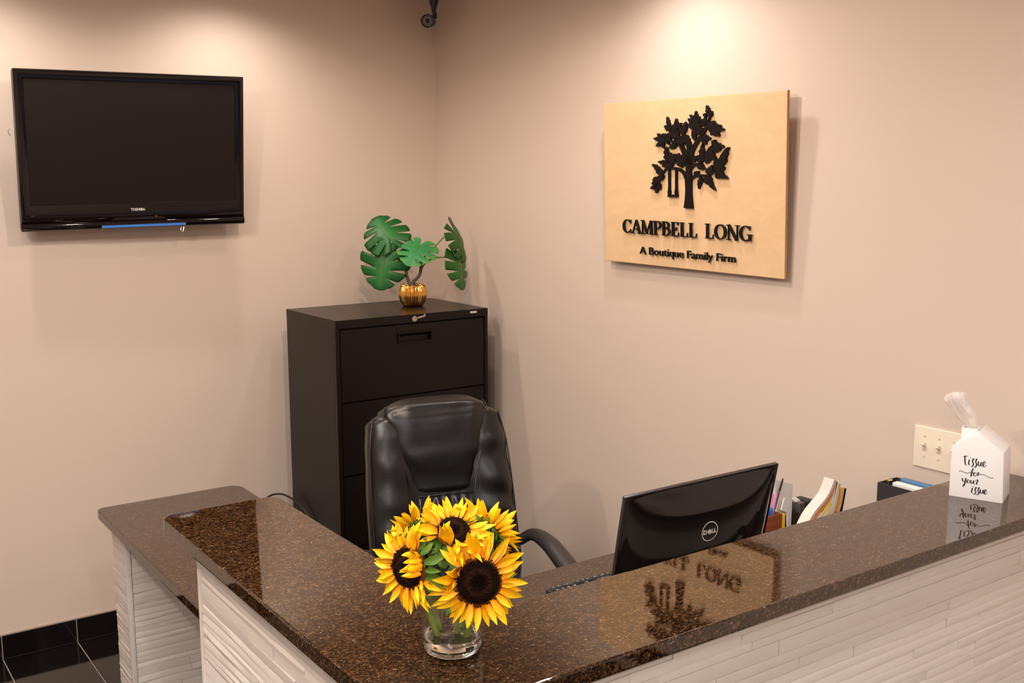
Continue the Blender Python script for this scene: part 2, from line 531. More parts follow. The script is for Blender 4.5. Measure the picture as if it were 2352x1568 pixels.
# tiled skirting along the left wall, with a pale grout cap
bb = struct('baseboard_left', MB().box(RX0, 0, -.0075, 0, 0, .1005), M_GROUT)
bb_me = MB().box(J, TW - J, -.0115, -.0005, .002, .0965).bevel(.001, 1).mesh('tile', M_TILE, 0)
for i in range(0, 20):
    x = ix0 + i * TW
    if RX0 <= x and x + TW <= 0:
        link_mesh('tile', bb_me, bb, Matrix.Translation((x, 0, 0)))
br = struct('baseboard_right', MB().box(-.0075, 0, RY0, -.012, 0, .1005), M_GROUT)
bb_me2 = MB().box(-.0115, -.0005, J, TW - J, .002, .0965).bevel(.001, 1).mesh('tile', M_TILE, 0)
for i in range(0, 24):
    link_mesh('tile', bb_me2, br, Matrix.Translation((0, -.014 - (i + 1) * TW, 0)))

# ---------------------------------------------------------------- recessed downlights
M_TRIM = mat('white_metal_trim', (0.8, 0.78, 0.75), 0.4)
M_LAMP = emit_mat('lamp_glow', (1.0, 0.86, 0.72), 9.0)
place_words = ['over the television beside the corner', 'over the left end of the television', 'over the wooden sign', 'over the filing cabinet and chair',
               'over the low counter', 'far left of the counter', 'above the photographer', 'over the long counter by the right wall',
               'in the far left of the room', 'behind the photographer', 'behind the photographer by the right wall', 'in the back left of the room']
for (x, y, w, cone, tint), words in zip(DOWNLIGHTS, place_words):
    t = thing('recessed_light', (x, y, CEIL), 'round white recessed ceiling downlight ' + words, 'light', 'recessed ceiling downlights')
    MB().lathe([(.056, 0), (.056, -.006), (.062, -.010), (.082, -.006), (.084, 0)], 28).build('trim_ring', M_TRIM, t)
    MB().lathe([(.0, -.004), (.055, -.004), (.055, -.001), (.0, -.001)], 24).merge().build('lamp_lens', M_LAMP, t)
    l = bpy.data.lights.new('lamp', 'SPOT')
    l.energy = w * 4.0; l.color = tint; l.spot_size = R(cone); l.spot_blend = 0.8 if cone < 170 else 0.25; l.shadow_soft_size = .035
    l.use_shadow = True
    lo = bpy.data.objects.new('lamp', l); COL.objects.link(lo); lo.parent = t; lo.location = (0, 0, -.02)

for i, ((x, y, w), words) in enumerate(zip(FILL_PANELS, ['in front of the reception counter', 'far to the left of the reception counter', 'behind the photographer to the left'])):  # invented fill panels, put in to soften the room light
    t = thing('added_fill_panel', (x, y, CEIL), 'flat white fill light panel added on the ceiling ' + words, 'light', 'added fill light panels')
    MB().box(-.60, .60, -.30, .30, -.022, 0).bevel(.003, 1).build('panel_frame', M_TRIM, t)
    MB().box(-.575, .575, -.275, .275, -.0235, -.0215).build('diffuser', M_TRIM, t, smooth=0)
    l = bpy.data.lights.new('lamp', 'AREA')
    l.shape = 'RECTANGLE'; l.size = 1.14; l.size_y = .54; l.energy = w; l.color = NEUTRAL
    lo = bpy.data.objects.new('lamp', l); COL.objects.link(lo); lo.parent = t; lo.location = (0, 0, -.026)

# ================================================================ reception counter
ZL, TL = 1.1086, .032
LX0, LXI, LYE, LYI, LYF = -1.9773, -1.6883, -1.9925, -2.8955, -3.1788
mb = MB()
mb.prism(rounded([(LX0, LYF), (-.004, LYF), (-.004, LYI), (LXI, LYI), (LXI, LYE), (LX0, LYE)], [.03, 0, 0, .004, .035, .035]), ZL - TL, ZL)
mb.bevel(.0055, 3, 50)
ledge = mb.build('raised_countertop', M_GRANITE, None, smooth=40, flat=.002)
tag(ledge, 'polished brown granite raised ledge wrapping the front of the reception counter in an L', 'countertop')
ZD, TDK = .76, .032
DX0, DX1, DYE, DYI = -1.8207, -1.3057, -.6956, -2.0719
mb = MB()
mb.prism(rounded([(-1.752, -2.955), (-.004, -2.955), (-.004, DYI), (DX1, DYI), (DX1, DYE), (DX0, DYE), (DX0, -2.052), (-1.752, -2.052)],
                 [0, 0, 0, .004, .045, .03, 0, 0]), ZD - TDK, ZD)
mb.bevel(.006, 3, 50)
desk = mb.build('lower_countertop', M_GRANITE, None, smooth=40, flat=.002)
tag(desk, 'brown granite desk top, lower than the ledge, its rounded end reaching towards the television wall', 'countertop')

def strip_mesh(L, h, dep, rng, amp):
    nx = max(3, min(6, int(L / .07) + 2)); nz = 3
    v, f = [], []
    tilt = rng.uniform(-1, 1) * amp * .5
    for j in range(nz):
        for i in range(nx):
            u, w = i / (nx - 1), j / (nz - 1)
            edge = i in (0, nx - 1) or j in (0, nz - 1)
            d = dep + rng.uniform(-.5, .5) * amp + tilt * (w - .5) * 2 - (amp * .4 + .0007 if edge else 0)
            v.append((.0005 + u * (L - .001), -max(.002, d), .0004 + w * (h - .0008)))
    for j in range(nz - 1):
        for i in range(nx - 1):
            a = j * nx + i
            f.append((a, a + 1, a + nx + 1, a + nx))
    ring = [i for i in range(nx)] + [j * nx + nx - 1 for j in range(1, nz)] + [(nz - 1) * nx + i for i in range(nx - 2, -1, -1)] + [j * nx for j in range(nz - 2, 0, -1)]
    b0 = len(v)
    for r_ in ring:
        v.append((v[r_][0], .003, v[r_][2]))
    n = len(ring)
    for k in range(n):
        f.append((ring[k], b0 + k, b0 + (k + 1) % n, ring[(k + 1) % n]))
    return v, f

def clad(parent, origin, yaw, L, z0, z1, rng, zsplit, lens=(.14, .5), amp=.0035, origin_parent=None):
    """courses of split stone strips; above zsplit each strip is its own part, below they are joined"""
    F = Matrix.Translation(origin) @ Matrix.Rotation(yaw, 4, 'Z')
    z = z1
    rest = MB(); nrest = 0; count = 0
    while z > z0 + .012:
        h = rng.choice([.017, .020, .023, .023, .027, .031])
        h = min(h, z - z0)
        x = 0.0
        while x < L - 1e-4:
            l = rng.uniform(*lens)
            if L - (x + l) < .08:
                l = L - x
            dep = .010 + rng.uniform(0, .0022)
            v, f = strip_mesh(l, h, dep, rng, amp)
            M = F @ Matrix.Translation((x, 0, z - h))
            if z - h > zsplit:
                b = MB().raw(v, f)
                o = link_mesh('stone_strip', b.mesh('stone_strip', M_STONE, 22), parent, wmat(parent).inverted() @ M)
                count += 1
            else:
                rest.raw(v, f, M); nrest += 1
            x += l
        z -= h
    if nrest:
        o = rest.build('lower_stone_courses', M_STONE, parent, world=True, smooth=22); o['kind'] = 'stuff'
    else:
        rest.bm.free()
    return count

rng = random.Random(3)
# knee wall under the ledge: plastered core with stone strips outside
WX, WY, WYE = -1.915, -3.122, -2.062
kw = thing('counter_wall', (-1.85, -3.05, 0), 'white stone clad L-shaped counter wall under the raised granite ledge', 'counter')
core = MB()
core.prism([(WX + .012, WY + .012), (-.004, WY + .012), (-.004, -2.965), (-1.762, -2.965), (-1.762, WYE), (WX + .012, WYE)], 0.0, ZL - TL - .0005)
core.build('wall_core', M_STONE_B, kw, world=True, smooth=0)
c1 = clad(kw, (WX + .012, WY + .012, 0), 0, -.004 - (WX + .012) - .002, .0, 1.050, rng, .60, (.22, .70), .0016)
c2 = clad(kw, (WX + .012, WYE - .014, 0), -PI / 2, abs(WY - WYE) - .03, .0, 1.060, rng, .66, (.28, .65), .0034)
print('strips', c1, c2)
MB().box(WX - .002, WX + .014, WYE - .014, WYE + .001, .0, ZL - TL - .001).bevel(.002, 2).build('corner_trim', M_STONE_B, kw, world=True)
MB().box(WX - .002, -.006, WY - .002, WY + .013, 1.052, ZL - TL - .001).bevel(.002, 2).build('top_trim', M_STONE_B, kw, world=True)
MB().box(WX - .002, WX + .013, WY + .013, WYE - .015, 1.062, ZL - TL - .001).bevel(.002, 2).build('top_trim', M_STONE_B, kw, world=True)
# end support of the low counter
EX, EYN, EYF = -1.7775, -.886, -.707
ep = thing('counter_support', (-1.56, -.79, 0), 'white stone clad support panel standing under the free end of the low granite counter', 'counter')
MB().box(EX + .012, -1.36, EYN + .012, EYF, 0, ZD - TDK - .0005).build('panel_core', M_STONE_B, ep, world=True, smooth=0)
c3 = clad(ep, (EX + .016, EYN + .012, 0), 0, .40, .0, ZD - TDK - .003, rng, .05, (.12, .34), .0022)
c4 = clad(ep, (EX + .012, EYF, 0), -PI / 2, abs(EYN - EYF) - .016, .0, ZD - TDK - .003, rng, .05, (.15, .3), .0022)
print('strips', c3, c4)
MB().box(EX - .002, EX + .015, EYN - .002, EYN + .015, 0, ZD - TDK - .001).bevel(.002, 2).build('corner_trim', M_STONE_B, ep, world=True)

# ================================================================ lateral filing cabinet
FX0, FX1, FYB, FYF, FZ = -.8613, -.1354, -.1524, -.6329, 1.334
fc = thing('filing_cabinet', ((FX0 + FX1) / 2, (FYB + FYF) / 2, 0), 'tall dark brown metal lateral filing cabinet with four drawers in the corner', 'cabinet')
mb = MB()
mb.box(FX0 + .0004, FX1 - .0004, FYF + .022, FYB, 0.0, FZ - .030)
mb.box(FX0, FX0 + .017, FYF, FYF + .022, 0, FZ - .030)
mb.box(FX1 - .017, FX1, FYF, FYF + .022, 0, FZ - .030)
mb.box(FX0 + .017, FX1 - .017, FYF, FYF + .022, 0, .07)
mb.bevel(.002, 2)
mb.build('body', M_CAB, fc, world=True, flat=.001)
MB().box(FX0, FX1, FYF - .001, FYB, FZ - .034, FZ).bevel(.0018, 2).build('cabinet_top', M_CAB, fc, world=True, flat=.001)
MB().box(FX0 + .018, FX1 - .018, FYF + .018, FYF + .0215, .07, FZ - .036).build('gap_shade_sheet', M_CABGAP, fc, world=True, smooth=0)  # black sheet behind the drawers, its colour stands in for shade in the gaps
DT = [1.2965, .997, .692, .387, .082]
hx0, hx1 = -.577, -.423
for k in range(4):
    zt, zb = DT[k] - .0035, DT[k + 1] + .0035
    hz1, hz0 = zt - .034, zt - .072
    a, b = FX0 + .0215, FX1 - .0215
    yf, yb = FYF + .002, FYF + .017
    d = MB()
    d.box(a, hx0, yf, yb, zb, zt); d.box(hx1, b, yf, yb, zb, zt); d.box(hx0, hx1, yf, yb, zb, hz0); d.box(hx0, hx1, yf, yb, hz1, zt)
    d.merge()
    dr = d.build('drawer', M_CAB, fc, world=True, smooth=0)
    h = MB()
    for (p, q, r_, s) in ((hx0 - .004, hx1 + .004, hz1 - .001, hz1 + .004), (hx0 - .004, hx1 + .004, hz0 - .004, hz0 + .001),
                          (hx0 - .004, hx0 + .001, hz0, hz1), (hx1 - .001, hx1 + .004, hz0, hz1)):
        h.box(p, q, yf - .0075, yb, r_, s)
    h.box(hx0, hx1, yb - .001, yb + .001, hz0, hz1)
    h.prism([(yf - .003, hz1), (yf + .006, hz1), (yf + .010, hz1 - .013), (yf + .007, hz1 - .014)], hx0, hx1,
            Matrix(((0, 0, 1, 0), (1, 0, 0, 0), (0, 1, 0, 0), (0, 0, 0, 1))))
    h.build('recessed_handle', M_CAB, dr, world=True, smooth=30)
lk = MB().lathe([(0, 0), (.009, 0), (.009, .004), (.007, .006), (0, .006)], 20, Matrix.Translation((-.503, FYF - .001, 1.3165)) @ Matrix.Rotation(PI / 2, 4, 'X')).merge().build('lock', M_STEEL, fc, world=True)
KM = Matrix.Translation((-.503, FYF - .007, 1.3165)) @ Matrix.Rotation(R(-12), 4, 'Y') @ Matrix.Rotation(R(-8), 4, 'Z')
k = MB()
k.prism(rrect(.036, .008, .003, 3, .030, 0), -.001, .001, KM @ FRONT)
k.lathe([(.004, -.001), (.012, -.001), (.012, .001), (.004, .001), (.004, -.001)], 18, KM @ Matrix.Translation((-.002, -.001, 0)) @ Matrix.Rotation(PI / 2, 4, 'X'))
k.prism([(.040, .003), (.046, .009), (.050, .006), (.048, -.004), (.040, -.004)], -.001, .001, KM @ FRONT)
k.build('key', M_STEEL, lk, world=True)
MB().prism(rrect(.034, .0085, .0015, 3, -.210, 1.3215), 0, .0015, Matrix.Translation((0, FYF - .001, 0)) @ FRONT).build('maker_badge', M_BADGE, fc, world=True, smooth=0)
# cable behind the cabinet
cb = MB().tube(catmull([(-1.03, -.012, .10), (-1.02, -.02, .34), (-.95, -.05, .47), (-.905, -.12, .507), (-.885, -.24, .50), (-.876, -.33, .47), (-.8685, -.40, .40), (-.8685, -.42, .26), (-.872, -.40, .06), (-.88, -.38, .006)], 6), .0045, 8)
tag(cb.build('power_cable', M_CABLE), 'thin black cable looping up beside the left side of the filing cabinet', 'cable')

# ================================================================ television
TVR = Matrix.Translation((-1.4599, -.16, 1.9942)) @ Matrix.Rotation(R(-1.3181), 4, 'Z') @ Matrix.Rotation(R(7.8267), 4, 'X') @ Matrix.Rotation(R(-.6938), 4, 'Y')
tv = thing('television', (-1.4599, -.16, 1.9942), 'black flat screen television with a glossy bezel hung on the left wall', 'television')
TW_, TH_ = .8594, .5996
hw, hh = TW_ / 2, TH_ / 2
S0, S1, S2, S3 = -.395, .394, -.198, .2645   # screen edges
def fr(y):   # frame helper: FRONT shifted so that depth d lies d in front of plane y
    return TVR @ FRONT
mb = MB()
# shell behind the bezel
mb.prism(rrect(TW_, TH_, .012, 4), -.036, -.010, TVR @ FRONT)
mb.bevel(.004, 2, 50)
mb.build('rear_shell', M_TVHOUSE, tv, world=True)
# bezel as a mitred ring with a rounded section
def ring_section(outer, inner, prof):
    """outer, inner: (x0,x1,z0,z1); prof: list of (t, depth) from outer to inner"""
    v, f = [], []
    for (t, dpt) in prof:
        for (ix, iz) in ((0, 2), (1, 2), (1, 3), (0, 3)):
            v.append((outer[ix] + (inner[ix] - outer[ix]) * t, outer[iz] + (inner[iz] - outer[iz]) * t, dpt))
    for k in range(len(prof) - 1):
        for c in range(4):
            c2 = (c + 1) % 4
            f.append((k * 4 + c, k * 4 + c2, (k + 1) * 4 + c2, (k + 1) * 4 + c))
    return v, f
v, f = ring_section((-hw, hw, -hh + .034, hh), (S0, S1, S2, S3),
                    [(0, -.014), (0, -.002), (.06, .002), (.18, .0035), (.45, .002), (.80, -.001), (.97, -.003), (1.0, -.007)])
b = MB().raw(v, f, TVR @ FRONT)
bezel = b.build('bezel', M_TVGLOSS, tv, world=True, smooth=35)
MB().prism([(S0 - .002, S2 - .002), (S1 + .002, S2 - .002), (S1 + .002, S3 + .002), (S0 - .002, S3 + .002)], -.012, -.0062, TVR @ FRONT).build('screen', M_TVSCREEN, tv, world=True, smooth=0)
# speaker lip along the bottom
def lip(u, w):
    x = -hw + u * TW_
    a = w * PI
    z = -hh + .018 + .0165 * math.cos(a)
    dpt = -.008 + .015 * math.sin(a)
    return TVR @ FRONT @ Vector((x, z, dpt))
b = MB().grid(lip, 24, 9)
b.prism(rrect(TW_, .034, .004, 3, 0, -hh + .018), -.030, -.0075, TVR @ FRONT)
b.build('speaker_lip', M_TVGLOSS, tv, world=True, smooth=40)
# trapezoid notch line in the middle of the lip
MB().prism([(-.112, -.2665), (.112, -.2665), (.088, -.2535), (-.088, -.2535)], -.004, .0035, TVR @ FRONT).bevel(.0015, 2).build('control_panel', M_TVGLOSS, tv, world=True)
MB().prism([(-.1435, -.2925), (.183, -.2925), (.183, -.2828), (-.1435, -.2828)], .0045, .0074, TVR @ FRONT).build('blue_film_strip', M_BLUEBAR, tv, world=True, smooth=0)['label'] = 'blue protective film strip'
me = font_mesh('TOSHIBA', .0132, .0003, .0005, 1.03)
bm_ = MB(); bm_.bm.from_mesh(me)
xs = [v.co.x for v in bm_.bm.verts]; sx = .0557 / (max(xs) - min(xs)); mnx = min(xs)
for v in bm_.bm.verts:
    v.co = Vector(((v.co.x - mnx) * sx - .0309, v.co.y * 1.05 - .2288, v.co.z + .0022))
bm_.bm.transform(TVR @ FRONT)
bm_.build('maker_lettering', M_LOGO, tv, world=True, smooth=0)
me = font_mesh('HDMI', .0062, .0002, 0, 1.0)
bm_ = MB(); bm_.bm.from_mesh(me)
bm_.bm.transform(TVR @ FRONT @ Matrix.Translation((-.398, -.2415, .0022)))
bm_.build('port_lettering', mat('dim_grey_print', (.10, .09, .085), .5), tv, world=True, smooth=0)
MB().lathe([(0, .0062), (.0016, .0062), (.0018, .003), (0, .003)], 12, TVR @ FRONT @ Matrix.Translation((.0664, -.2523, 0))).merge().build('power_light', emit_mat('red_led', (1, .06, .04), 1.2), tv, world=True)
b = MB().prism(rrect(.70, .40, .03, 4, 0, -.01), -.075, -.034, TVR @ FRONT).bevel(.012, 3, 50)
b.build('rear_housing', M_TVHOUSE, tv, world=True)
b = MB()
b.box(-1.56, -1.36, -.012, -.001, 1.86, 2.10); b.box(-1.53, -1.39, -.095, -.012, 1.93, 2.06)
b.bevel(.003, 1)
b.build('wall_bracket', M_TVHOUSE, tv, world=True)
b = MB().tube(catmull([(-1.897, -.085, 2.05), (-1.905, -.09, 2.066), (-1.897, -.092, 2.078), (-1.88, -.095, 2.07)], 4), .002, 6)
b.tube(catmull([(-1.285, -.115, 1.700), (-1.289, -.118, 1.685), (-1.281, -.118, 1.679), (-1.275, -.116, 1.700)], 4), .002, 6)
b.build('cable_hook', M_BADGE, tv, world=True)

# ================================================================ wooden sign
SGR = Matrix.Translation((-.05, -1.7484, 1.8685)) @ Matrix.Rotation(R(-89.4523), 4, 'Z') @ Matrix.Rotation(R(2.3109), 4, 'X') @ Matrix.Rotation(R(.4174), 4, 'Y')
sg = thing('wall_sign', (-.05, -1.7484, 1.8685), 'square birch plywood sign with a black tree and raised black lettering on the right wall', 'sign')
SW, SH = .8685, .5869
MB().prism([(-SW / 2, -SH / 2), (SW / 2, -SH / 2), (SW / 2, SH / 2), (-SW / 2, SH / 2)], -.012, 0, SGR @ FRONT).bevel(.0012, 1).build('board', M_BIRCH, sg, world=True, smooth=0)
b = MB()
for (p, q, r_, s) in ((-SW / 2 + .0005, SW / 2 - .0005, -SH / 2 - .0003, -SH / 2 + .0003), (-SW / 2 + .0005, SW / 2 - .0005, SH / 2 - .0003, SH / 2 + .0003),
                      (-SW / 2 - .0003, -SW / 2 + .0003, -SH / 2, SH / 2), (SW / 2 - .0003, SW / 2 + .0003, -SH / 2, SH / 2)):
    b.prism([(p, r_), (q, r_), (q, s), (p, s)], -.0115, -.0012, SGR @ FRONT)
b.build('board_edge', M_BIRCHEDGE, sg, world=True, smooth=0)
for sx in (-1, 1):
    for sz in (-1, 1):
        MB().lathe([(0, -.012), (.011, -.012), (.011, -.018 if sz < 0 else -.026), (0, -.018 if sz < 0 else -.026)], 16, SGR @ FRONT @ Matrix.Translation((sx * .37, sz * .24, 0))).merge().build('standoff', M_BADGE, sg, world=True)
STROKES = [[[0.0156, -0.0807, 0.043],
 [0.016, -0.0567, 0.0344],
 [0.016, -0.0319, 0.0289],
 [0.0157, -0.0073, 0.0275],
 [0.0153, 0.0173, 0.0296],
 [0.016, 0.0419, 0.0241],
 [0.0174, 0.0664, 0.0248],
 [0.0202, 0.0908, 0.0213]],
 [[0.0174, 0.0713, 0.0241],
 [0.0254, 0.0956, 0.0189],
 [0.0339, 0.1173, 0.0165],
 [0.051, 0.1388, 0.0138],
 [0.0712, 0.16, 0.0117],
 [0.0912, 0.1809, 0.0096],
 [0.1044, 0.1995, 0.0076],
 [0.1126, 0.2205, 0.0062],
 [0.1175, 0.2344, 0.0048]],
 [[0.0098, 0.0664, 0.0151],
 [-0.0041, 0.0983, 0.0117],
 [-0.018, 0.123, 0.0089],
 [-0.0355, 0.1429, 0.0076],
 [-0.0532, 0.158, 0.0062],
 [-0.0709, 0.1757, 0.0048],
 [-0.078, 0.1906, 0.0034]],
 [[-0.0426, 0.1479, 0.0055],
 [-0.0746, 0.1498, 0.0048],
 [-0.1108, 0.1518, 0.0034]],
 [[0.0133, 0.0859, 0.0172],
 [0.0168, 0.1103, 0.0138],
 [0.0133, 0.1347, 0.0124],
 [0.0029, 0.1543, 0.0089]],
 [[-0.0041, 0.1154, 0.0069],
 [-0.0145, 0.1376, 0.0069],
 [-0.0109, 0.1692, 0.0055],
 [0.0013, 0.2053, 0.0034]],
 [[-0.0497, 0.1554, 0.0069],
 [-0.0478, 0.1849, 0.0055],
 [-0.0431, 0.2189, 0.0034]],
 [[0.051, 0.146, 0.0089],
 [0.0476, 0.1702, 0.0069],
 [0.0509, 0.1917, 0.0055],
 [0.0509, 0.2371, 0.0034]],
 [[0.0254, 0.0554, 0.0117],
 [0.0374, 0.0651, 0.0103],
 [0.0477, 0.0687, 0.0096],
 [0.068, 0.0711, 0.0089],
 [0.0815, 0.0855, 0.0083],
 [0.0982, 0.1045, 0.0062],
 [0.1147, 0.1234, 0.0048],
 [0.1294, 0.1307, 0.0034]],
 [[0.0236, 0.0186, 0.0138],
 [0.0357, 0.0261, 0.0103],
 [0.0477, 0.0298, 0.0083],
 [0.0715, 0.0319, 0.0076],
 [0.1051, 0.032, 0.0069],
 [0.125, 0.0398, 0.0062],
 [0.1413, 0.0565, 0.0055],
 [0.1543, 0.0779, 0.0048],
 [0.1767, 0.1083, 0.0034],
 [0.1957, 0.1233, 0.0028]],
 [[0.0045, 0.0222, 0.0138],
 [-0.0077, 0.0394, 0.0103],
 [-0.0252, 0.0504, 0.0089],
 [-0.0465, 0.0554, 0.0076],
 [-0.0751, 0.0566, 0.0069],
 [-0.0969, 0.0516, 0.0062],
 [-0.1116, 0.0365, 0.0048],
 [-0.1264, 0.0162, 0.0041],
 [-0.1433, -0.012, 0.0028]],
 [[0.0029, 0.0787, 0.0089],
 [-0.0251, 0.0837, 0.0062],
 [-0.0571, 0.074, 0.0048],
 [-0.0895, 0.0666, 0.0028]],
 [[-0.0785, 0.0915, 0.0034],
 [-0.0929, 0.1166, 0.0034]]]
SWING = [[[-0.0784, 0.0579, 0.0076],
 [-0.0789, -0.0388, 0.0069]],
 [[-0.044, 0.0554, 0.0076],
 [-0.0443, -0.0381, 0.0069]],
 [[-0.0858, -0.0402, 0.0083],
 [-0.0368, -0.0392, 0.0083]],
 [[-0.0788, -0.0199, 0.0103],
 [-0.0788, -0.0337, 0.0124]],
 [[-0.0442, -0.0181, 0.0103],
 [-0.0443, -0.0331, 0.0124]]]
LEAVES = [[0.1142, 0.2251, 0.0992, 0.2634, 0.0241],
 [0.1142, 0.2239, 0.1246, 0.2435, 0.0172],
 [0.101, 0.2292, 0.0837, 0.2334, 0.0138],
 [0.1109, 0.2323, 0.1049, 0.2537, 0.0172],
 [0.0509, 0.2108, 0.0498, 0.2471, 0.0189],
 [0.0509, 0.2132, 0.0213, 0.2347, 0.0172],
 [0.0577, 0.2034, 0.065, 0.2294, 0.0206],
 [0.0475, 0.1942, 0.0144, 0.2236, 0.0206],
 [0.0475, 0.187, 0.0127, 0.2025, 0.0206],
 [0.0509, 0.1869, 0.0745, 0.2052, 0.0275],
 [0.0476, 0.1702, 0.0845, 0.1895, 0.0241],
 [0.0476, 0.1485, 0.0332, 0.1826, 0.0241],
 [0.0475, 0.1918, 0.0509, 0.2252, 0.0275],
 [0.0509, 0.1677, 0.0475, 0.199, 0.0309],
 [0.0845, 0.193, 0.0944, 0.2271, 0.0223],
 [0.0845, 0.2002, 0.0751, 0.2195, 0.0189],
 [0.1078, 0.1876, 0.1372, 0.2107, 0.0275],
 [0.1078, 0.1876, 0.1799, 0.1826, 0.0275],
 [0.1111, 0.1851, 0.1602, 0.1626, 0.0275],
 [0.1111, 0.1851, 0.1664, 0.1952, 0.0275],
 [0.1078, 0.1864, 0.1471, 0.1747, 0.0344],
 [0.0746, 0.1599, 0.1195, 0.1541, 0.0241],
 [0.078, 0.1551, 0.1007, 0.1367, 0.0241],
 [0.0746, 0.1623, 0.0847, 0.143, 0.0206],
 [-0.0763, 0.1857, -0.0886, 0.2334, 0.0206],
 [-0.0762, 0.1881, -0.1021, 0.2018, 0.0206],
 [-0.0745, 0.1844, -0.069, 0.2027, 0.0138],
 [-0.0442, 0.1848, -0.0441, 0.2256, 0.0223],
 [-0.046, 0.1897, -0.0178, 0.21, 0.0189],
 [-0.046, 0.1848, -0.0612, 0.2049, 0.0223],
 [-0.0532, 0.158, -0.0673, 0.1879, 0.0275],
 [-0.0496, 0.1579, -0.0319, 0.1869, 0.0275],
 [-0.0496, 0.1776, -0.0495, 0.1996, 0.0275],
 [-0.0109, 0.1692, 0.0013, 0.213, 0.0223],
 [-0.0109, 0.1692, -0.0256, 0.1964, 0.0206],
 [-0.0092, 0.1692, 0.0082, 0.2079, 0.0189],
 [-0.0145, 0.14, -0.039, 0.1687, 0.0275],
 [-0.0145, 0.1376, 0.0099, 0.1687, 0.0275],
 [-0.0145, 0.1376, -0.0285, 0.1501, 0.0206],
 [-0.0075, 0.1497, -0.0109, 0.1765, 0.0241],
 [-0.0711, 0.1485, -0.0853, 0.1773, 0.0275],
 [-0.0782, 0.1474, -0.1113, 0.1767, 0.0206],
 [-0.1071, 0.1517, -0.1381, 0.1761, 0.0241],
 [-0.1108, 0.153, -0.1574, 0.1603, 0.0172],
 [-0.1108, 0.1505, -0.144, 0.1316, 0.0189],
 [-0.1072, 0.1505, -0.111, 0.1263, 0.0172],
 [-0.0818, 0.1487, -0.0891, 0.1402, 0.0206],
 [-0.0927, 0.1489, -0.118, 0.1619, 0.0206],
 [-0.0426, 0.1418, -0.0784, 0.1243, 0.0258],
 [-0.0462, 0.1406, -0.0533, 0.1284, 0.0206],
 [0.0185, 0.1176, 0.0071, 0.1688, 0.0275],
 [0.0168, 0.1151, 0.023, 0.1466, 0.0206],
 [0.0098, 0.0982, -0.0041, 0.1179, 0.0206],
 [-0.0821, 0.1065, -0.1029, 0.1305, 0.0206],
 [-0.0785, 0.094, -0.1056, 0.1143, 0.0206],
 [-0.0714, 0.084, -0.1057, 0.0955, 0.0241],
 [-0.0571, 0.069, -0.0766, 0.1102, 0.0309],
 [-0.0607, 0.0678, -0.1352, 0.0789, 0.0223],
 [-0.0607, 0.0653, -0.1151, 0.0629, 0.0206],
 [-0.0535, 0.0789, -0.0534, 0.1062, 0.0241],
 [-0.0041, 0.0787, -0.0552, 0.1025, 0.0309],
 [-0.0006, 0.0701, -0.0393, 0.069, 0.0258],
 [0.0029, 0.0787, -0.0181, 0.0935, 0.0241],
 [-0.0786, 0.0716, -0.1077, 0.0717, 0.0241],
 [0.0288, 0.0761, 0.0572, 0.0977, 0.0241],
 [0.0748, 0.071, 0.0813, 0.1387, 0.0292],
 [0.0748, 0.0698, 0.0605, 0.1001, 0.0206],
 [0.0849, 0.083, 0.1182, 0.0828, 0.0258],
 [0.1015, 0.0997, 0.1451, 0.0898, 0.0275],
 [0.118, 0.1186, 0.1644, 0.1179, 0.0241],
 [0.1262, 0.1315, 0.1408, 0.1494, 0.0241],
 [0.1278, 0.1315, 0.1797, 0.1271, 0.0241],
 [0.0647, 0.0687, 0.0933, 0.0529, 0.0241],
 [0.0613, 0.0687, 0.0715, 0.0517, 0.0206],
 [0.1081, 0.102, 0.1328, 0.1255, 0.0275],
 [0.0949, 0.095, 0.1378, 0.1041, 0.0275],
 [0.1311, 0.1279, 0.1636, 0.132, 0.0241],
 [0.1543, 0.0755, 0.2027, 0.1244, 0.0189],
 [0.1575, 0.0779, 0.1975, 0.1081, 0.0258],
 [0.1575, 0.0755, 0.1923, 0.0824, 0.0309],
 [0.1446, 0.0494, 0.1411, 0.0898, 0.0275],
 [0.1447, 0.047, 0.1835, 0.0589, 0.0292],
 [0.1381, 0.0422, 0.1976, 0.0236, 0.0241],
 [0.1414, 0.0422, 0.1579, 0.0221, 0.0241],
 [0.1447, 0.0446, 0.1772, 0.0329, 0.0275],
 [0.1479, 0.0589, 0.1769, 0.073, 0.0344],
 [0.1084, 0.0349, 0.1281, 0.0673, 0.0275],
 [0.1084, 0.0349, 0.105, 0.0566, 0.0223],
 [0.0477, 0.031, 0.0654, 0.0457, 0.0206],
 [0.046, 0.0322, 0.0477, 0.0456, 0.0138],
 [0.0732, 0.0312, 0.0648, -0.0144, 0.0206],
 [0.0732, 0.0227, 0.0834, 0.0106, 0.0172],
 [0.0884, 0.0312, 0.1424, -0.0175, 0.0223],
 [0.0985, 0.0229, 0.1267, 0.0195, 0.0206],
 [0.0951, 0.0252, 0.1019, 0.0024, 0.0206],
 [0.1119, 0.0109, 0.1318, -0.0009, 0.0206],
 [-0.1097, 0.0415, -0.1669, 0.0699, 0.0206],
 [-0.1225, 0.044, -0.1447, 0.0414, 0.0206],
 [-0.1152, 0.0415, -0.1209, 0.0111, 0.0275],
 [-0.1338, 0.0212, -0.1625, 0.0138, 0.0206],
 [-0.1376, 0.0084, -0.1668, 0.0005, 0.0206],
 [-0.1451, -0.0044, -0.1745, -0.0166, 0.0172],
 [-0.1358, 0.0059, -0.123, -0.0181, 0.0206],
 [-0.1396, -0.0069, -0.1454, -0.0325, 0.0206],
 [-0.1299, 0.0516, -0.1521, 0.0554, 0.0172],
 [-0.13, 0.0313, -0.1376, 0.0059, 0.0241],
 [-0.1152, 0.039, -0.1373, 0.0465, 0.0241]]
em = MB()
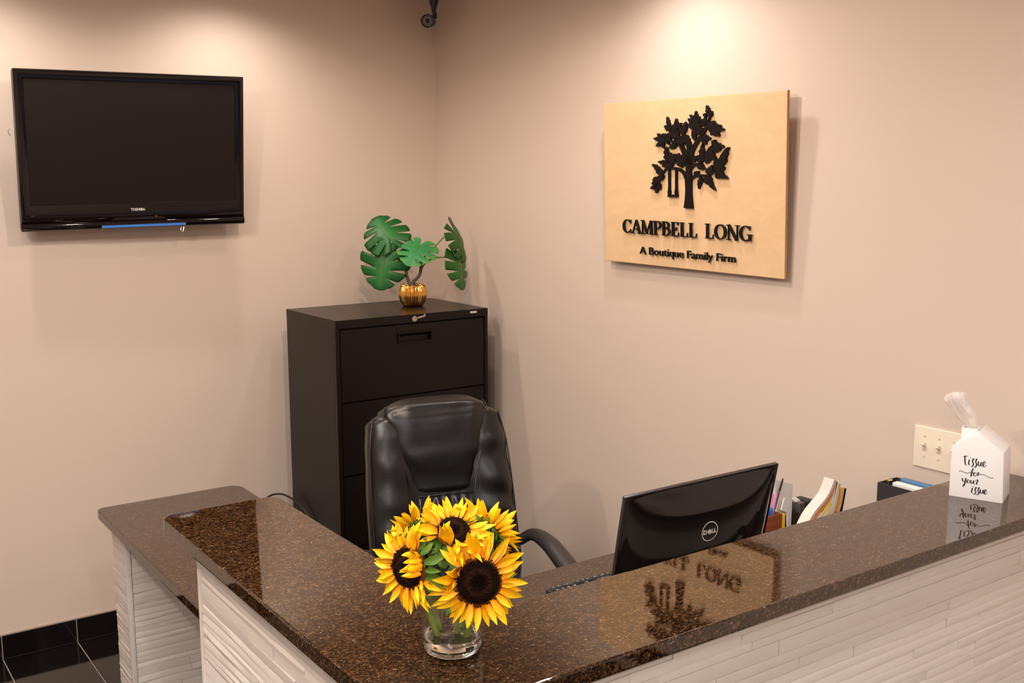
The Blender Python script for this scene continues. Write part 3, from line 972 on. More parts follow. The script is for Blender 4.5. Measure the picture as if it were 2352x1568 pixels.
for s in STROKES:
    q = catmull([Vector(p) for p in s], 4)
    add_ribbon(em, [tuple(p) for p in q], .001, .010, SGR @ FRONT)
def leaf_outline(x0, y0, x1, y1, w, rng):
    a = Vector((x0, y0)); d = Vector((x1 - x0, y1 - y0)); n = Vector((-d.y, d.x)).normalized() * w / 2
    side = [(.0, .12), (.14, .55), (.22, .42), (.38, .98), (.46, .66), (.62, .86), (.70, .48), (.85, .40)]
    L_ = [a + d * t + n * k * rng.uniform(.85, 1.1) for t, k in side]
    R_ = [a + d * min(.97, t + .06) - n * k * rng.uniform(.85, 1.1) for t, k in side]
    return [tuple(p) for p in L_ + [a + d] + R_[::-1]]
lr = random.Random(5)
for lf in LEAVES:
    em.prism(leaf_outline(*lf, lr), .001, .010 + lr.uniform(-.0005, .0005), SGR @ FRONT)
em.build('tree_emblem', M_SIGNBLACK, sg, world=True, smooth=0)
em = MB()
for s in SWING:
    add_ribbon(em, s, .001, .010, SGR @ FRONT)
em.build('swing', M_SIGNBLACK, sg, world=True, smooth=0)

# serif capitals drawn as strokes in a unit-high cell
def arc(cx, cy, rx, ry, a0, a1, thin, thick, n=22):
    out = []
    for i in range(n + 1):
        a = R(a0 + (a1 - a0) * i / n)
        w = thin + (thick - thin) * abs(math.cos(a)) ** 1.5
        out.append((cx + rx * math.cos(a), cy + ry * math.sin(a), w))
    return out
TH, TK, SF = .055, .15, .05
def vs(x, w, y0=0, y1=1): return [(x, y0, w), (x, y1, w)]
def serif(x, y, l): return [(x - l, y, SF), (x + l, y, SF)]
e = SF / 2
GLY = {
 'C': (.74, [arc(.40, .5, .33, .475, 48, 312, TH, .155), [(.655, .70, .02), (.675, .98, .06)], [(.655, .30, .02), (.675, .04, .06)]]),
 'A': (.80, [[(.10, .0, TH), (.41, 1, TH)], [(.40, 1, .13), (.70, 0, .15)], [(.21, .33, TH), (.58, .33, TH)], serif(.10, e, .13), serif(.69, e, .15)]),
 'M': (1.02, [vs(.15, TH), [(.17, 1, .14), (.50, .02, .14)], [(.49, .02, TH), (.82, 1, TH)], vs(.85, TK), serif(.15, e, .13), serif(.86, e, .16), serif(.11, 1 - e, .12), serif(.88, 1 - e, .13)]),
 'P': (.68, [vs(.18, TK), [(.18, .97, SF)] + arc(.36, .725, .24, .25, 90, -90, TH, .14) + [(.18, .475, SF)], serif(.18, e, .16), serif(.13, 1 - e, .10)]),
 'B': (.74, [vs(.18, TK), [(.18, .97, SF)] + arc(.36, .755, .21, .22, 90, -90, TH, .13) + [(.18, .53, SF)], [(.18, .53, SF)] + arc(.38, .28, .26, .255, 90, -90, TH, .145) + [(.18, .025, SF)], serif(.13, e, .10), serif(.13, 1 - e, .10)]),
 'E': (.70, [vs(.18, TK), [(.05, 1 - e, SF), (.58, 1 - e, SF)], [(.05, e, SF), (.62, e, SF)], [(.2, .52, SF), (.46, .52, SF)], [(.575, 1, .05), (.585, .76, .02)], [(.605, 0, .05), (.625, .27, .02)], [(.455, .64, .04), (.455, .40, .04)]]),
 'L': (.68, [vs(.18, TK), [(.05, e, SF), (.60, e, SF)], [(.59, 0, .05), (.62, .29, .02)], serif(.18, 1 - e, .15)]),
 'O': (.86, [arc(.43, .5, .345, .475, 0, 360, TH, .155, 36)]),
 'N': (.90, [vs(.16, TH), [(.15, 1, .15), (.72, .0, .15)], vs(.75, TH, 0, 1), serif(.16, e, .13), serif(.12, 1 - e, .12), serif(.75, 1 - e, .13)]),
 'G': (.84, [arc(.42, .5, .345, .475, 48, 300, TH, .155), [(.70, .02, TK), (.70, .44, TK)], [(.52, .42, SF), (.84, .42, SF)], [(.685, .70, .02), (.705, .98, .06)], [(.55, .045, .07), (.70, .12, .07)]]),
}
def letters(word, u0, u1, v0, h):
    adv = sum(GLY[c][0] for c in word)
    kx = (u1 - u0) / (adv - .06)
    x = u0 - .03 * kx
    for c in word:
        g = MB()
        for st in GLY[c][1]:
            add_ribbon(g, [(x + p[0] * kx, v0 + p[1] * h, p[2] * (kx + h) / 2) for p in st], .0045, .0115, SGR @ FRONT)
        g.build('letter', M_SIGNBLACK, sg, world=True, smooth=0)
        x += GLY[c][0] * kx
letters('CAMPBELL', -.322, .0576, -.1805, .0495)
letters('LONG', .0969, .303, -.1800, .0500)
me = font_mesh('A Boutique Family Firm', .0385, .0025, .0002, 1.0)
xs = [v.co.x for v in me.vertices]; mnx, mxx = min(xs), max(xs)
sx = (.2345 + .2332) / (mxx - mnx)
bmx = bmesh.new(); bmx.from_mesh(me)
bmx.transform(Matrix.Translation((-.2332, -.2540, .0045 + .0032)) @ Matrix.Diagonal((sx, 1, 1, 1)) @ Matrix.Translation((-mnx, 0, 0)))
# split into separate letters (islands that overlap in x belong together, e.g. the dot of an i)
bmx.verts.ensure_lookup_table()
seen, isl = set(), []
for v in bmx.verts:
    if v.index in seen: continue
    st, g = [v], []
    seen.add(v.index)
    while st:
        q = st.pop(); g.append(q)
        for ed in q.link_edges:
            w = ed.other_vert(q)
            if w.index not in seen:
                seen.add(w.index); st.append(w)
    isl.append([min(p.co.x for p in g), max(p.co.x for p in g), g])
isl.sort(key=lambda t: t[0])
grp = []
for a, b_, g in isl:
    if grp and a < grp[-1][1] - .0015:
        grp[-1][1] = max(grp[-1][1], b_); grp[-1][2] += g
    else:
        grp.append([a, b_, list(g)])
for a, b_, g in grp:
    ids = {v: i for i, v in enumerate(g)}
    fs = {fa for v in g for fa in v.link_faces}
    mb = MB().raw([tuple(v.co) for v in g], [[ids[v] for v in fa.verts] for fa in fs], SGR @ FRONT)
    mb.build('letter', M_SIGNBLACK, sg, world=True, smooth=0)
bmx.free()

# ================================================================ office chair
CHR = thing('office_chair', (-.998, -1.83, 0), 'black leather executive office chair with a padded high back behind the counter', 'chair', rot=(0, 0, R(-14)))
from mathutils import noise
REC = R(18)
BACK = Matrix.Translation((0, .205, .50)) @ Matrix.Rotation(-REC, 4, 'X')
def sgnp(x, p): return math.copysign(abs(x) ** p, x)
def lerp_tab(tab, v):
    for (a, b), (c, d_) in zip(tab[:-1], tab[1:]):
        if v <= c:
            t = (v - a) / (c - a); t = t * t * (3 - 2 * t)
            return b + (d_ - b) * t
    return tab[-1][1]
HB = .665
def back_pt(u, v):
    a = 2 * PI * u
    w = lerp_tab([(0, .220), (.2, .252), (.5, .250), (.8, .240), (.93, .231), (.975, .205), (1.0, .13)], v)
    th = lerp_tab([(0, .030), (.1, .050), (.85, .052), (.95, .042), (1.0, .012)], v)
    c, s = math.cos(a), math.sin(a)
    x = w * sgnp(c, .62)
    y = th * sgnp(s, .55)
    if s < 0:
        q = abs(x) / max(w, 1e-6)
        bol = max(0, 1 - abs((q - .74) / .30) ** 2)
        y -= .026 * bol * min(1, th / .045)
        side = 1 if x > 0 else .45
        y += .0055 * side * bol * math.sin(v * HB * 52 + x * 9 + 2 * noise.noise((x * 6, v * 4, 0)))
    y += .010 * math.cos(v * PI * 1.2)
    y += .0035 * noise.noise((x * 14, v * 10, y * 10))
    return BACK @ Vector((x, y, v * HB))
b = MB().grid(lambda u, v: back_pt(u, v), 72, 64, wrap_u=True, cap=True)
b.build('backrest', M_LEATHER, CHR, smooth=60)
def pil_pt(u, v):
    a = 2 * PI * u
    w = lerp_tab([(0, .098), (.25, .118), (.6, .160), (.85, .182), (.95, .178), (1.0, .150)], v)
    c, s = math.cos(a), math.sin(a)
    x = w * sgnp(c, .45) - .004
    # section centre path: rises along the front, then rolls over the top
    zz = .368 + v * .332
    if s < 0:
        dep = lerp_tab([(0, .045), (.08, .066), (.45, .090), (.75, .094), (.9, .080), (1.0, .035)], v)
        y = -dep * abs(s) ** .42
        y += .0022 * math.sin(x * 85 + 3 * noise.noise((x * 5, v * 3, 3))) * math.exp(-((v - .80) / .14) ** 2)
    else:
        dep = lerp_tab([(0, .0), (.75, .030), (.9, .058), (1.0, .030)], v)
        y = dep * abs(s) ** .5
    y += .0025 * noise.noise((x * 12, v * 7, 5))
    return BACK @ Vector((x, y, zz - .018 * (abs(x) / max(w, .01)) ** 4 * (1 if v > .85 else 0)))
MB().grid(pil_pt, 72, 40, wrap_u=True, cap=True).build('headrest_pillow', M_LEATHER, CHR, smooth=60)
def lum_pt(u, v):
    x = (u - .5) * 2 * lerp_tab([(0, .135), (.6, .115), (1, .098)], v)
    e = min(1, (1 - abs(2 * u - 1)) * 7) * min(1, (1 - v) * 7 + .1)
    amp = .0065 * (.35 + .65 * v) * e
    y = -.052 - .012 * e - amp * math.sin(x * 190 + 5 * noise.noise((x * 9, v * 2.2, 1)) + 1.2 * v) + .002 * noise.noise((x * 30, v * 6, 2))
    return BACK @ Vector((x, y, .03 + v * .355))
MB().grid(lum_pt, 96, 24).build('gathered_lumbar_panel', M_LEATHER, CHR, smooth=60)
# piped seams
sm = MB()
for side in (-1, 1):
    sm.tube(catmull([BACK @ Vector((side * (lerp_tab([(0, .098), (.25, .118), (.6, .160), (.85, .182), (1.0, .150)], v) + .001) - .004, -.052 - .020 * min(1, (1 - v) * 3),   .368 + v * .332)) for v in (0, .2, .4, .6, .8, .92)], 4), .0022, 6)
    sm.tube(catmull([BACK @ Vector((side * .982 * lerp_tab([(0, .225), (.2, .250), (.5, .247), (.8, .238), (.93, .228), (1, .19)], v), -.040 + .010 * math.cos(v * PI * 1.2), v * HB)) for v in (.02, .2, .4, .6, .8, .95)], 4), .0025, 6)
sm.tube([BACK @ Vector((-.098, -.060, .372)), BACK @ Vector((0, -.066, .374)), BACK @ Vector((.098, -.060, .372))], .0025, 6)
sm.build('piped_seam', M_LEATHER, CHR)
def seat_pt(u, v):
    a = 2 * PI * u
    k = math.sin(v * PI) ** .35
    x = .255 * sgnp(math.cos(a), .5) * k
    y = .255 * sgnp(math.sin(a), .5) * k - .02
    return Vector((x, y, .425 + .105 * v + .012 * math.cos(x * 9) * v))
MB().grid(seat_pt, 48, 20, wrap_u=True, cap=True).build('seat', M_LEATHER, CHR, smooth=60)
for side in (-1, 1):
    pth = catmull([(side * .255, .245, .690), (side * .283, .20, .722), (side * .297, .10, .722), (side * .302, -.05, .690), (side * .303, -.18, .660), (side * .302, -.27, .630), (side * .298, -.30, .57), (side * .288, -.25, .50), (side * .262, -.14, .452), (side * .23, -.04, .43)], 6)
    rr = [.020 + .013 * math.exp(-((i / (len(pth) - 1) - .36) / .26) ** 2) for i in range(len(pth))]
    MB().tube(pth, rr, 14, flat=.78).build('armrest', M_ARM, CHR, smooth=60)
MB().lathe([(0, .08), (.030, .08), (.030, .26), (.022, .26), (.022, .40), (.09, .405), (.10, .43), (0, .43)], 24).merge().build('gas_column', M_CHAIRMETAL, CHR)
MB().box(-.05, .05, .10, .235, .40, .425).box(-.04, .04, .225, .265, .40, .60).bevel(.008, 2).build('back_bracket', M_CHAIRMETAL, CHR)
for k in range(5):
    a = 2 * PI * k / 5 + .3
    M = Matrix.Rotation(a, 4, 'Z')
    lg = MB().tube([M @ Vector((.02, 0, .115)), M @ Vector((.15, 0, .10)), M @ Vector((.31, 0, .075))], [.030, .024, .017], 10).build('leg', M_CHAIRMETAL, CHR)
    cm = MB()
    for s in (-1, 1):
        cm.lathe([(0, -.008), (.022, -.008), (.027, -.004), (.027, .004), (.022, .008), (0, .008)], 18, M @ Matrix.Translation((.30, s * .014, .027)) @ Matrix.Rotation(PI / 2, 4, 'X'))
    cm.tube([M @ Vector((.31, 0, .03)), M @ Vector((.31, 0, .075))], .008, 8)
    cm.merge().build('castor', M_CHAIRMETAL, lg)

# ================================================================ potted plant on the cabinet
CAMP = Vector((-2.6803, -4.4398, 1.8962))
PC = Vector((-.362, -.378, FZ))
POT = thing('potted_plant', PC, 'artificial monstera plant with split green leaves in a ribbed gold pot on the filing cabinet', 'plant')
prof = [(.0, .001), (.038, .001), (.043, .004), (.0535, .020), (.0600, .045), (.0595, .066), (.0545, .086), (.0490, .095), (.046, .096), (.043, .090), (.046, .070), (.046, .03), (.0, .03)]
pp = []
for i in range(len(prof) - 1):
    for k in range(3):
        t = k / 3
        pp.append((prof[i][0] * (1 - t) + prof[i + 1][0] * t, prof[i][1] * (1 - t) + prof[i + 1][1] * t))
pp.append(prof[-1])
MB().lathe(pp, 144, rib=.040, ribs=32).merge().build('pot', M_GOLD, POT, smooth=50)
MB().lathe([(0, .080), (.02, .083), (.044, .078), (.044, .07), (0, .07)], 24).merge().build('soil', M_SOIL, POT)
M_LEAFS = [attr_ramp('monstera_leaf_green', [(0, (.026, .150, .032)), (.5, (.010, .085, .013)), (1, (.006, .060, .009))], .40, var=.12),
           attr_ramp('pale_monstera_leaf', [(0, (.03, .20, .06)), (.70, (.03, .20, .055)), (.92, (.06, .26, .05)), (1, (.22, .38, .07))], .42, var=.05),
           attr_ramp('olive_monstera_leaf', [(0, (.045, .13, .016)), (.5, (.022, .10, .012)), (1, (.012, .07, .008))], .42, var=.1)]
def monstera(size, cup, droop, seed, wide=1.0, slits=6):
    rg = random.Random(seed)
    mb = MB()
    t_attr = []
    v, f = [], []
    def P(x, y):
        z = -cup * (abs(x) ** 1.6) - droop * max(0, y) ** 2 + .03 * math.sin(y * 7 + x * 3) * abs(x)
        return Vector((x * size, y * size, z * size))
    NU, NW = 9, 4
    for side in (-1, 1):
        ph = [0, 34, 64, 96, 130, 170]
        for k in range(len(ph) - 1):
            a0, a1 = R(ph[k]), R(ph[k + 1])
            gap = rg.uniform(.20, .38)
            start = rg.uniform(.22, .46)
            if k == 0: gap *= .6
            base = len(v)
            for j in range(NW + 1):
                w = j / NW
                for i in range(NU):
                    u = i / (NU - 1)
                    g = 0 if u < start else gap * ((u - start) / (1 - start)) ** .7
                    lo = g * (0 if k == 0 else 1); hi = g
                    ww = lo * .5 + (1 - lo * .5 - hi * .5) * w
                    ang = a0 + (a1 - a0) * ww
                    deg = math.degrees(ang)
                    rho = lerp_tab([(0, 1.0), (18, .90), (50, .80), (90, .74), (130, .66), (155, .52), (180, .30)], deg)
                    # rounded finger ends
                    rho *= 1 - .035 * (abs(2 * w - 1) ** 3)
                    mx, my = 0.0, lerp_tab([(0, .86), (40, .55), (90, .20), (130, .03), (180, -.02)], deg)
                    ex, ey = math.sin(ang) * rho * wide, math.cos(ang) * rho
                    x = mx + (ex - mx) * u
                    y = my + (ey - my) * u
                    v.append(P(side * x, y) + Vector((0, 0, size * .018 * math.sin(w * PI) * u)))
                    t_attr.append(u)
            for j in range(NW):
                for i in range(NU - 1):
                    q = base + j * NU + i
                    f.append((q, q + 1, q + NU + 1, q + NU))
    me = bpy.data.meshes.new('leaf')
    me.from_pydata([tuple(p) for p in v], [], f)
    bm = bmesh.new(); bm.from_mesh(me)
    lay = bm.verts.layers.float.new('t')
    bm.verts.ensure_lookup_table()
    for i, vv in enumerate(bm.verts): vv[lay] = t_attr[i]
    bmesh.ops.remove_doubles(bm, verts=bm.verts[:], dist=size * .004)
    bmesh.ops.recalc_face_normals(bm, faces=bm.faces[:])
    bmesh.ops.solidify(bm, geom=bm.faces[:], thickness=.0010)
    # midrib
    bm.to_mesh(me); bm.free()
    me.polygons.foreach_set('use_smooth', [True] * len(me.polygons))
    return me
def place_leaf(B, axis, normal, size, cup, droop, seed, mi, wide=1.0):
    B = Vector(B) - PC
    y = Vector(axis).normalized(); n = Vector(normal)
    x = y.cross(n).normalized(); z = x.cross(y)
    M = Matrix((x, y, z)).transposed().to_4x4(); M.translation = B
    me = monstera(size, cup, droop, seed, wide)
    me.materials.append(M_LEAFS[mi])
    lf = link_mesh('leaf', me, POT, M)
    rib = MB().tube([Vector((0, t * size * .9, size * (.012 - droop * t * t))) for t in (0, .25, .5, .75, 1)], [.0022, .002, .0016, .001, .0005], 6)
    rib.build('midrib', M_GSTEM, lf)
tc_ = Vector((-.49, -.87, .08)); rt_ = Vector((.87, -.49, 0)); up_ = Vector((0, 0, 1))
place_leaf((-.448, -.325, 1.632), -.42 * rt_ + .74 * up_ - .50 * tc_, tc_ * .75 + up_ * .5 - .1 * rt_, .142, .25, .15, 1, 0, 1.0)
place_leaf((-.468, -.330, 1.556), -.22 * rt_ - .93 * up_ + .10 * tc_, tc_ + up_ * .22 - .12 * rt_, .158, .30, .12, 2, 0, .98)
place_leaf((-.352, -.425, 1.600), -.42 * rt_ - .52 * up_ + .72 * tc_, tc_ * .72 + up_ * .72, .118, .28, .28, 3, 1, 1.05)
place_leaf((-.192, -.470, 1.652), .42 * rt_ - .62 * up_ - .25 * tc_, rt_ * .70 + up_ * .45 + tc_ * .42, .150, .35, .25, 4, 2, .85)
place_leaf((-.178, -.475, 1.540), .16 * rt_ - .95 * up_ + .1 * tc_, rt_ * .82 + tc_ * .50 + up_ * .1, .145, .35, .1, 5, 2, .9)
def stem(pts, r0, r1, m):
    q = catmull([Vector(p) - PC for p in pts], 6)
    MB().tube(q, [r0 + (r1 - r0) * i / (len(q) - 1) for i in range(len(q))], 8).build('stem', m, POT)
stem([(-.365, -.375, 1.415), (-.378, -.365, 1.45), (-.385, -.36, 1.49), (-.392, -.352, 1.522)], .008, .006, M_BARK)
stem([(-.362, -.378, 1.415), (-.36, -.378, 1.437), (-.335, -.39, 1.468), (-.327, -.392, 1.498), (-.326, -.393, 1.535)], .0085, .006, M_BARK)
stem([(-.348, -.382, 1.412), (-.352, -.38, 1.43), (-.362, -.377, 1.44)], .005, .004, M_BARK)
stem([(-.392, -.352, 1.520), (-.41, -.335, 1.56), (-.435, -.32, 1.61), (-.448, -.326, 1.631)], .0045, .003, M_GSTEM)
stem([(-.390, -.352, 1.515), (-.42, -.335, 1.545), (-.45, -.33, 1.560), (-.467, -.331, 1.556)], .0045, .003, M_GSTEM)
stem([(-.386, -.36, 1.485), (-.375, -.375, 1.54), (-.36, -.405, 1.585), (-.352, -.425, 1.599)], .004, .003, M_GSTEM)
stem([(-.326, -.393, 1.53), (-.305, -.405, 1.56), (-.28, -.42, 1.585), (-.235, -.445, 1.637), (-.192, -.47, 1.651)], .004, .003, M_GSTEM)
stem([(-.326, -.394, 1.49), (-.315, -.40, 1.515), (-.285, -.415, 1.540), (-.24, -.445, 1.547), (-.178, -.475, 1.540)], .004, .003, M_GSTEM)

# ================================================================ jar of sunflowers on the ledge
JC = Vector((-1.7905, -2.996, ZL))
JAR = thing('glass_jar', JC, 'clear glass jar with a little water, holding sunflowers on the corner of the ledge', 'jar')
outer = [(.0492, .0115), (.0502, .014), (.0508, .03), (.0508, .088), (.048, .099), (.0425, .106), (.0405, .110), (.0405, .116), (.0418, .117), (.0418, .119), (.0405, .120), (.0408, .128), (.0400, .130)]
inner = [(.0378, .129), (.0375, .112), (.0395, .106), (.0452, .097), (.0478, .087), (.0478, .03), (.0472, .018), (.0455, .0125)]
MB().lathe(outer + inner + outer[:1], 56).merge().build('jar_body', M_CLEAR, JAR, smooth=40)
MB().lathe([(0, .002), (.034, .0015), (.038, .0), (.042, .0002), (.0468, .004), (.0492, .0114), (.0455, .0122), (.040, .0098), (.030, .0085), (0, .0080)], 56).merge().build('jar_base', M_CLEARBASE, JAR, smooth=40)
wt = MB().lathe([(0, .0084), (.0302, .0089), (.0402, .0102), (.0457, .0130), (.0469, .018), (.0475, .026), (.0476, .030), (.0465, .0292), (.0, .0292)], 48, Matrix.Translation(JC)).merge().build('water', M_WATER, None, smooth=40)
tag(wt, 'shallow water in the bottom of the glass jar of sunflowers', 'water'); wt['kind'] = 'stuff'

M_PETAL = attr_ramp('yellow_petal', [(0, (.84, .25, .003)), (.40, (.93, .47, .003)), (1, (.95, .60, .005))], .5, sub=.15, var=.12)
M_SEPAL = attr_ramp('green_sepal', [(0, (.07, .15, .015)), (.6, (.10, .20, .02)), (1, (.20, .28, .04))], .5, var=.2)
M_STEMG = mat('pale_green_flower_stem', (.24, .30, .055), .5, var=.2, scale=60)
M_CALYX = mat('green_flower_calyx', (.11, .20, .03), .6, var=.3, scale=120, bump=.4, bscale=200)
def disc_mat():
    m, N, L, P = nt_new('sunflower_disc')
    a = N.new('ShaderNodeAttribute'); a.attribute_name = 't'
    nz = N.new('ShaderNodeTexNoise'); nz.inputs['Scale'].default_value = 450
    tc = N.new('ShaderNodeTexCoord'); L.new(tc.outputs['Object'], nz.inputs['Vector'])
    ad = N.new('ShaderNodeMath'); ad.operation = 'MULTIPLY_ADD'; ad.inputs[1].default_value = .16
    L.new(nz.outputs['Fac'], ad.inputs[0]); L.new(a.outputs['Fac'], ad.inputs[2])
    r = N.new('ShaderNodeValToRGB')
    es = [(0.1, (.010, .0035, .002)), (.35, (.005, .0018, .0018)), (.55, (.026, .009, .0035)), (.70, (.009, .003, .002)), (.93, (.012, .004, .002)), (1.10, (.09, .03, .005))]
    r.color_ramp.elements[0].position = es[0][0]; r.color_ramp.elements[0].color = (*es[0][1], 1)
    r.color_ramp.elements[1].position = 1.0; r.color_ramp.elements[1].color = (*es[-1][1], 1)
    for p, c in es[1:-1]:
        q = r.color_ramp.elements.new(min(p, .99)); q.color = (*c, 1)
    L.new(ad.outputs['Value'], r.inputs['Fac']); L.new(r.outputs['Color'], P.inputs['Base Color'])
    P.inputs['Roughness'].default_value = .9
    P.inputs['Specular IOR Level'].default_value = .05
    return m
M_DISC = disc_mat()
def petal_mesh(name, m, L_, W_, bend, seed, thick=.0005):
    rg = random.Random(seed)
    rows, cols = 7, 5
    v, t_, f = [], [], []
    tw = rg.uniform(-.25, .25)
    for i in range(rows):
        t = i / (rows - 1)
        w = W_ * lerp_tab([(0, .45), (.30, .92), (.50, 1.0), (.75, .70), (.90, .32), (1, .02)], t)
        for j in range(cols):
            s = (j / (cols - 1) - .5) * 2
            z = bend * L_ * t * t + .20 * w * (s * s) * (1 - .4 * t) - .05 * w * math.cos(s * 9) + tw * w * s * t
            v.append((t * L_, s * w / 2, z)); t_.append(t)
    for i in range(rows - 1):
        for j in range(cols - 1):
            q = i * cols + j
            f.append((q, q + 1, q + cols + 1, q + cols))
    me = bpy.data.meshes.new(name)
    me.from_pydata(v, [], f)
    bm = bmesh.new(); bm.from_mesh(me)
    lay = bm.verts.layers.float.new('t'); bm.verts.ensure_lookup_table()
    for i, q in enumerate(bm.verts): q[lay] = t_[i]
    bmesh.ops.recalc_face_normals(bm, faces=bm.faces[:])
    bm.to_mesh(me); bm.free()
    me.materials.append(m)
    me.polygons.foreach_set('use_smooth', [True] * len(me.polygons))
    return me
PET = [petal_mesh('petal', M_PETAL, .037, .0118, bnd, k) for k, bnd in enumerate((-.22, .16, .02, .34, -.40, .08))]
SEP = [petal_mesh('sepal', M_SEPAL, .030, .0115, bnd, 20 + k) for k, bnd in enumerate((.30, -.10, .5))]
def disc_mesh(rad, seed):
    rg = random.Random(seed)
    nr, na = 12, 48
    v, t_, f = [], [], []
    for i in range(nr + 1):
        q = i / nr
        for j in range(na):
            a = 2 * PI * (j + .5 * (i % 2)) / na
            z = .22 * rad * (1 - q ** 2.4) - .10 * rad * math.exp(-(q / .35) ** 2) + rg.uniform(-.035, .035) * rad
            rr = rad * q * (1 + (rg.uniform(-.05, .05) if i == nr else 0)) + (1e-4 if i == 0 else 0)
            v.append((rr * math.cos(a), rr * math.sin(a), z)); t_.append(q)
    for i in range(nr):
        for j in range(na):
            j2 = (j + 1) % na
            f.append((i * na + j, i * na + j2, (i + 1) * na + j2, (i + 1) * na + j))
    me = bpy.data.meshes.new('disc')
    me.from_pydata(v, [], f)
    at = me.attributes.new('t', 'FLOAT', 'POINT')
    at.data.foreach_set('value', t_)
    me.materials.append(M_DISC)
    return me
def sunflower(label, head, normal, disc, petal_len, foot, n_out, n_in, seed, folds=(), spread=(-22, 22), droop_dir=None, show_disc=True, n_sep=15, scale_w=1.0):
    rg = random.Random(seed)
    foot = Vector(foot)
    fl = thing('sunflower', foot, label, 'flower', 'sunflowers in the jar')
    head = Vector(head) - foot
    z = Vector(normal).normalized()
    x = Vector((0, 0, 1)).cross(z).normalized(); y = z.cross(x)     # x: to the viewer's right of the face, y: up
    H = Matrix((x, y, z)).transposed().to_4x4(); H.translation = head
    link_mesh('disc', disc_mesh(disc, seed), fl, H)
    MB().lathe([(0, -.016), (.006, -.014), (disc * .75, -.008), (disc * .90, -.004), (disc * .85, -.002), (0, -.002)], 24, H).merge().build('calyx', M_CALYX, fl)
    q = catmull([Vector((0, 0, 0)), head * .45 - z * .004, head - z * .040, head - z * .012], 6)
    MB().tube(q, [.0052] * len(q), 8).build('stem', M_STEMG, fl)
    ls = petal_len / .036
    for layer, n, dz, ln in ((0, n_out, -.003, 1.0), (1, n_in, .001, .86)):
        for k in range(n):
            a = 2 * PI * (k + .5 * layer + rg.uniform(-.28, .28)) / n
            til = R(rg.uniform(*spread)) - .06
            if droop_dir is not None:
                til += droop_dir
            for (fa, fw, ft) in folds:
                dlt = (math.degrees(a) - fa + 180) % 360 - 180
                if abs(dlt) < fw:
                    til = R(ft + rg.uniform(-18, 18))
            r0 = disc * (.93 if layer == 0 else .88)
            s = ls * ln * rg.uniform(.78, 1.16)
            M = H @ Matrix.Rotation(a, 4, 'Z') @ Matrix.Translation((r0, 0, dz)) @ Matrix.Rotation(-til, 4, 'Y') @ Matrix.Rotation(R(rg.uniform(-22, 22)), 4, 'X') @ Matrix.Rotation(R(rg.uniform(-9, 9)), 4, 'Z') @ Matrix.Diagonal((s, s * rg.uniform(.85, 1.15) * scale_w, s, 1))
            link_mesh('petal', rg.choice(PET), fl, M)
    for k in range(n_sep):
        a = 2 * PI * (k + rg.uniform(-.3, .3)) / n_sep
        s = ls * rg.uniform(.75, 1.1)
        til = R(rg.uniform(-75, -28))
        M = H @ Matrix.Rotation(a, 4, 'Z') @ Matrix.Translation((disc * .80, 0, -.006)) @ Matrix.Rotation(-til, 4, 'Y') @ Matrix.Rotation(R(rg.uniform(-30, 30)), 4, 'X') @ Matrix.Diagonal((s, s * 1.15, s, 1))
        link_mesh('sepal', rg.choice(SEP), fl, M)
    return fl
tc6 = Vector((-.47, -.77, .42)); rt6 = Vector((.853, -.52, 0)); up6 = Vector((.22, .36, .905))
ft = lambda dx, dy, dz: (JC.x + dx, JC.y + dy, JC.z + dz)
sunflower('top middle sunflower of the jar with yellow petals folded over its dark eye', (-1.797, -3.014, 1.322), tc6 * .86 + up6 * .42 + rt6 * .06, .030, .038, ft(.008, -.004, .016), 30, 22, 11, folds=[(235, 34, 100), (275, 22, 35)], spread=(-8, 34))
sunflower('leftmost large sunflower, turned to the left with curled petals across its dark eye', (-1.870, -2.990, 1.268), tc6 * .70 - rt6 * .62 - up6 * .20, .037, .039, ft(-.020, .006, .018), 32, 24, 12, folds=[(10, 26, 115), (50, 14, 80)], spread=(-10, 26))
sunflower('lowest sunflower at the front right of the jar, its big dark eye facing out', (-1.786, -3.070, 1.250), tc6 * .94 + rt6 * .14 - up6 * .26, .0405, .042, ft(.012, -.024, .024), 32, 24, 13, folds=[(160, 20, 60)], spread=(-24, 14))
sunflower('sunflower at the right seen from behind, green sepals showing under its petals', (-1.730, -3.010, 1.306), -tc6 * .50 + rt6 * .50 + up6 * .70, .031, .037, ft(.026, .012, .016), 26, 16, 14, spread=(4, 40), n_sep=26)
sunflower('half hidden sunflower at the upper left back, turned away towards the television', (-1.832, -2.955, 1.318), -tc6 * .48 - rt6 * .50 + up6 * .68, .024, .034, ft(-.008, .024, .016), 22, 14, 15, spread=(4, 40), n_sep=22)
